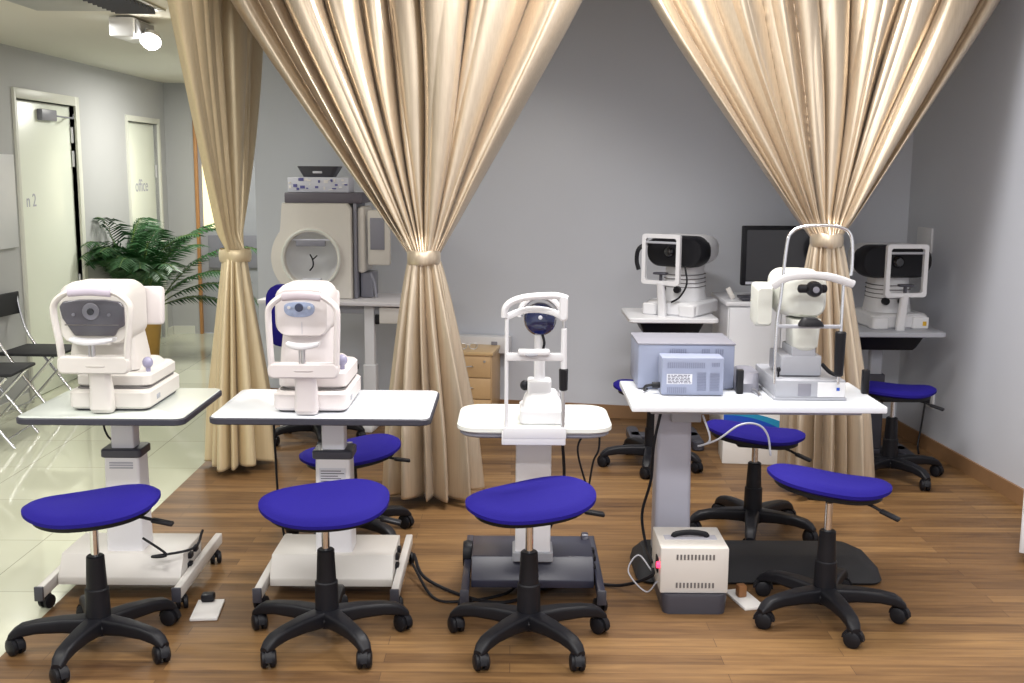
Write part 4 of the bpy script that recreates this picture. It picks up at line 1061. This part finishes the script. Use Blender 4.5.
# ------------------------------------------------------------------ potted palm
t = thing('potted_palm', 'leafy green palm in an ochre pot by the corridor wall', 'plant', (-3.19, 9.42, 0), 0)
B().lathe([(0.10, 0), (0.12, 0.02), (0.15, 0.30), (0.157, 0.32), (0.157, 0.35), (0.142, 0.35), (0.135, 0.31)], n=36).obj('pot', terracotta, t)
B().lathe([(0.01, 0.325), (0.137, 0.32), (0.137, 0.30)], n=24).obj('soil', soil, t)
rnd = random.Random(12)
fronds, stems = bmesh.new(), B()
spec = []
for k in range(30):
    a = rnd.uniform(0, 2*PI); a = a if rnd.random() < 0.5 else rnd.uniform(-1.9, -0.9); el = rnd.uniform(1.1, 1.52); L_ = rnd.uniform(0.95, 1.35)
    spec.append((a, el, L_))
spec += [(0.05, 0.85, 1.15), (-0.1, 1.0, 1.1), (0.2, 0.7, 1.0), (PI+0.3, 1.0, 0.8), (PI-0.2, 0.8, 0.75), (0.0, 1.15, 1.3)]
for a, el, L_ in spec:
    pos = Vector((rnd.uniform(-.06, .06), rnd.uniform(-.06, .06), 0.33)); path = [pos.copy()]
    ang = el; seg = 22; hd = Vector((math.cos(a), math.sin(a), 0))
    for i in range(seg):
        ang -= (0.035 + 0.09*(i/seg)**1.5) * (1.15 if el < 1.0 else 1.0)
        pos = pos + (hd*math.cos(ang) + Vector((0, 0, 1))*math.sin(ang)) * (L_/seg)
        path.append(pos.copy())
    if min(p_.x for p_ in path) < -0.16: path = [Vector((max(p_.x, -0.16 + 0.02*rnd.random()), p_.y, p_.z)) for p_ in path]
    stems.tube(path, 0.005, 6, radii=(0.007, 0.002))
    for i in range(7, seg+1):
        tdir = (path[min(i, seg)] - path[i-1]).normalized()
        side = tdir.cross(Vector((0, 0, 1)))
        if side.length < 0.05: side = Vector((-hd.y, hd.x, 0))
        side.normalize(); upv = side.cross(tdir)
        f = (i-6)/(seg-6); ll = (0.20*math.sin(PI*min(0.95, 0.18+f*0.82)) + 0.05) * L_
        for s in (-1, 1):
            for hfk in (0, 0.5):
                p0 = path[i-1].lerp(path[i], hfk)
                d_ = (side*s + tdir*0.75 + upv*0.12).normalized()
                l_ = ll*rnd.uniform(0.85, 1.1); w_ = 0.010
                mid = p0 + d_*l_*0.45 + Vector((0, 0, -0.01)); tip = p0 + d_*l_ + Vector((0, 0, -0.35*l_))
                tip.x = max(tip.x, -0.175); mid.x = max(mid.x, -0.175)
                wv = tdir*w_
                v = [fronds.verts.new(q_) for q_ in (p0-wv*0.4, mid-wv, tip, mid+wv, p0+wv*0.4)]
                vm = fronds.verts.new(mid + Vector((0, 0, -0.004)))
                fronds.faces.new((v[0], v[1], vm)); fronds.faces.new((v[1], v[2], vm)); fronds.faces.new((v[2], v[3], vm)); fronds.faces.new((v[3], v[4], vm)); fronds.faces.new((v[4], v[0], vm))
stems.obj('stems', stemm, t)
me = bpy.data.meshes.new('foliage'); fronds.to_mesh(me); fronds.free(); me.materials.append(leafm)
o = bpy.data.objects.new('foliage', me); COL.objects.link(o); o.parent = t

# ------------------------------------------------------------------ folding chairs by the left wall
def folding_chair(loc, rz, label):
    t = thing('folding_chair', label, 'chair', loc, rz, 'black folding chairs by the corridor wall')
    # local: seat faces +x
    B().b2(-0.19, 0.21, -0.20, 0.20, 0.435, 0.455, 0.008).obj('seat', blackm, t)
    rings = []
    for i in range(11):
        a = -1 + 2*i/10
        rings.append([Vector((-0.232 - 0.02*(1-a*a) + p, a*0.205, 0.735 + q)) for p, q in rrect(0.014, 0.15, 0.006, 3)])
    B().rings(rings).obj('backrest', blackm, t)
    for s in (-1, 1):
        B().tube([(-0.24, s*0.195, 0.80), (-0.20, s*0.195, 0.60), (-0.12, s*0.195, 0.44), (0.20, s*0.195, 0.01)], 0.010, 10, smooth=3).obj('front_leg', chrome, t)
        B().tube([(0.17, s*0.175, 0.43), (-0.22, s*0.175, 0.01)], 0.010, 10).obj('rear_leg', chrome, t)
    B().cyl((0.16, -0.195, 0.06), (0.16, 0.195, 0.06), 0.007, n=10).cyl((-0.17, -0.175, 0.06), (-0.17, 0.175, 0.06), 0.007, n=10).obj('cross_rod', chrome, t)
    return t
folding_chair((-3.12, 6.44, 0), math.radians(4), 'black folding chair cut by the left edge of the photo, nearer of the two')
folding_chair((-3.115, 7.16, 0), math.radians(-3), 'black folding chair farther from the camera by the door, its backrest visible')

# ------------------------------------------------------------------ floor plates, leads
bpy.context.view_layer.update()
def by_label(frag):
    for o_ in COL.objects:
        if frag in (o_.get('label') or '') and o_.get('category'): return o_
def cord(pts, r, m, owner, name='power_lead'):
    t_ = by_label(owner); Mi = t_.matrix_world.inverted()
    o_ = B().tube([Mi @ Vector(p) for p in pts], r, 8, smooth=7).obj(name, m, t_)
    return o_
t = thing('floor_socket', 'white power plate on the floor right of the leftmost table base', 'socket', (-1.135, 3.92, 0), 0.1)
B().b2(-0.05, 0.05, -0.09, 0.09, 0, 0.012, 0.003).obj('plate', paperw, t); B().box((-0.01, 0.075, 0.028), (0.05, 0.045, 0.03), 0.008).obj('plug', black, t)
t = thing('floor_socket', 'white power plate with a brown plug on the floor beside the dark plinth', 'socket', (0.905, 4.06, 0), 0.25)
B().b2(-0.04, 0.045, -0.095, 0.095, 0, 0.012, 0.003).obj('plate', paperw, t); B().b2(-0.02, 0.015, 0.0, 0.035, 0.012, 0.06, 0.006).obj('plug', brownp, t)
cord([(-0.40, 4.36, 0.07), (-0.34, 4.22, 0.02), (-0.15, 4.05, 0.006), (0.0, 4.02, 0.006), (0.13, 4.16, 0.006), (0.28, 4.22, 0.006), (0.44, 4.16, 0.02), (0.54, 4.05, 0.10), (0.55, 4.06, 0.13)], 0.007, black, 'off white metal box with carry')
cord([(-0.40, 4.30, 0.05), (-0.30, 4.06, 0.006), (-0.19, 4.02, 0.006), (-0.02, 4.10, 0.006), (0.05, 4.24, 0.02)], 0.006, black, 'label on its column')
cord([(0.19, 4.0, 0.66), (0.20, 4.02, 0.5), (0.185, 4.05, 0.40), (0.15, 4.08, 0.28), (0.11, 4.085, 0.22)], 0.006, black, 'rounded white wings')
cord([(0.30, 4.06, 0.69), (0.25, 4.02, 0.62), (0.275, 4.03, 0.5), (0.30, 4.03, 0.44)], 0.004, black, 'rounded white wings')
cord([(0.335, 4.08, 0.69), (0.33, 4.03, 0.61), (0.31, 4.03, 0.56), (0.295, 4.035, 0.46)], 0.004, black, 'rounded white wings')
cord([(0.60, 4.33, 0.68), (0.575, 4.32, 0.55), (0.57, 4.34, 0.40), (0.54, 4.36, 0.25), (0.555, 4.32, 0.13), (0.56, 4.15, 0.12)], 0.006, black, 'wide plain white table')
cord([(0.735, 4.13, 0.72), (0.76, 4.10, 0.63), (0.72, 4.12, 0.60), (0.78, 4.06, 0.64), (0.86, 4.05, 0.70), (0.93, 4.06, 0.70), (0.97, 4.06, 0.66), (0.985, 4.06, 0.58)], 0.004, lgrey, 'wide plain white table')
cord([(0.55, 4.08, 0.11), (0.50, 4.12, 0.16), (0.46, 4.10, 0.10), (0.52, 4.02, 0.05), (0.56, 4.0, 0.10)], 0.003, lgrey, 'off white metal box with carry')
cord([(-1.40, 4.02, 0.25), (-1.30, 3.98, 0.2), (-1.36, 4.0, 0.185), (-1.22, 4.05, 0.20), (-1.20, 4.12, 0.25)], 0.005, black, 'pale green top')
cord([(-0.96, 4.33, 0.69), (-0.955, 4.33, 0.5), (-0.95, 4.34, 0.3), (-0.93, 4.35, 0.10), (-0.95, 4.30, 0.006)], 0.005, black, 'label on its column')
cord([(-1.575, 4.20, 0.70), (-1.58, 4.16, 0.66), (-1.56, 4.14, 0.62), (-1.54, 4.14, 0.60)], 0.004, black, 'pale green top')
cord([(pw_.x-0.035, pw_.y, pw_.z-0.02), (pw_.x-0.06, pw_.y-0.03, 0.15), (pw_.x-0.08, pw_.y-0.05, 0.05), (pw_.x-0.09, pw_.y-0.10, 0.006)], 0.006, black, 'small white power socket')
cord([(0.94, 4.44, 0.82), (0.96, 4.36, 0.785), (0.975, 4.28, 0.778), (0.97, 4.20, 0.776)], 0.008, steel, 'tall chrome head frame')

# ------------------------------------------------------------------ lights and camera
def area(name, loc, size, power, col=(1, 1, 1), rot=(0, 0, 0), sy=None):
    l = bpy.data.lights.new(name, 'AREA'); l.energy = power; l.color = col; l.size = size
    if sy: l.shape = 'RECTANGLE'; l.size_y = sy
    o = bpy.data.objects.new(name, l); COL.objects.link(o); o.location = loc; o.rotation_euler = rot
    return o
def spot(name, loc, power, rad=0.06, ang=120, col=(1, 0.95, 0.88), rot=(0, 0, 0)):
    l = bpy.data.lights.new(name, 'SPOT'); l.energy = power; l.color = col; l.shadow_soft_size = rad; l.spot_size = math.radians(ang); l.spot_blend = 0.7
    o = bpy.data.objects.new(name, l); COL.objects.link(o); o.location = loc; o.rotation_euler = rot
    return o
area('ceiling_lamp_a', (-0.9, 2.2, 2.95), 1.2, 42, (1, 0.98, 0.97), sy=0.3)
area('ceiling_lamp_e', (0.2, 0.2, 2.95), 1.8, 85, (1, 0.98, 0.97), sy=0.4)
area('ceiling_lamp_b', (1.3, 2.2, 2.95), 1.2, 42, (1, 0.98, 0.97), sy=0.3)
area('ceiling_lamp_c', (0.55, 4.6, 2.95), 1.2, 74, (1, 0.98, 0.97), sy=0.3)
for x_, y_ in ((-1.1, 4.0), (0.0, 4.1), (1.2, 4.4), (2.0, 4.0), (-0.1, 6.4)):
    spot('downlight', (x_, y_, 2.95), 36, 0.05, 110, (1, 0.93, 0.82))
area('corridor_lamp', (-2.5, 3.0, 2.40), 0.6, 30, (1, 0.99, 0.93))
area('corridor_lamp', (-2.5, 5.9, 2.40), 0.6, 20, (1, 0.99, 0.93))
area('corridor_lamp', (-2.35, 9.2, 2.40), 0.6, 50, (1, 0.99, 0.92))
spot('emergency_lamp', (bc.x+0.12, bc.y-0.12, 2.30), 18, 0.04, 150, (1, 1, 0.97), (math.radians(-30), 0, 0))

wd = bpy.data.worlds.new('world'); sc.world = wd; wd.use_nodes = True
wd.node_tree.nodes['Background'].inputs[0].default_value = (0.95, 0.96, 1.0, 1)
wd.node_tree.nodes['Background'].inputs[1].default_value = 1.15

cam = bpy.data.cameras.new('camera'); co = bpy.data.objects.new('camera', cam); COL.objects.link(co)
cam.sensor_width = 36; cam.lens = F*36/1024; cam.clip_start = 0.05
X_, U_, Fw = Vector((1, 0, 0)), Vector((0, st, ct)), Vector((0, ct, -st))
right = X_*cr + U_*sr; upv = X_*(-sr) + U_*cr; back = -Fw
Mx = Matrix((right, upv, back)).transposed().to_4x4(); Mx.translation = (0, 0, H)
co.matrix_world = Mx
sc.camera = co
sc.view_settings.view_transform = 'Standard'; sc.view_settings.look = 'None'
sc.view_settings.exposure = 0.05; sc.view_settings.gamma = 1.0
sc.view_settings.use_curve_mapping = False
sc.cycles.use_denoising = True
sc.cycles.max_bounces = 6
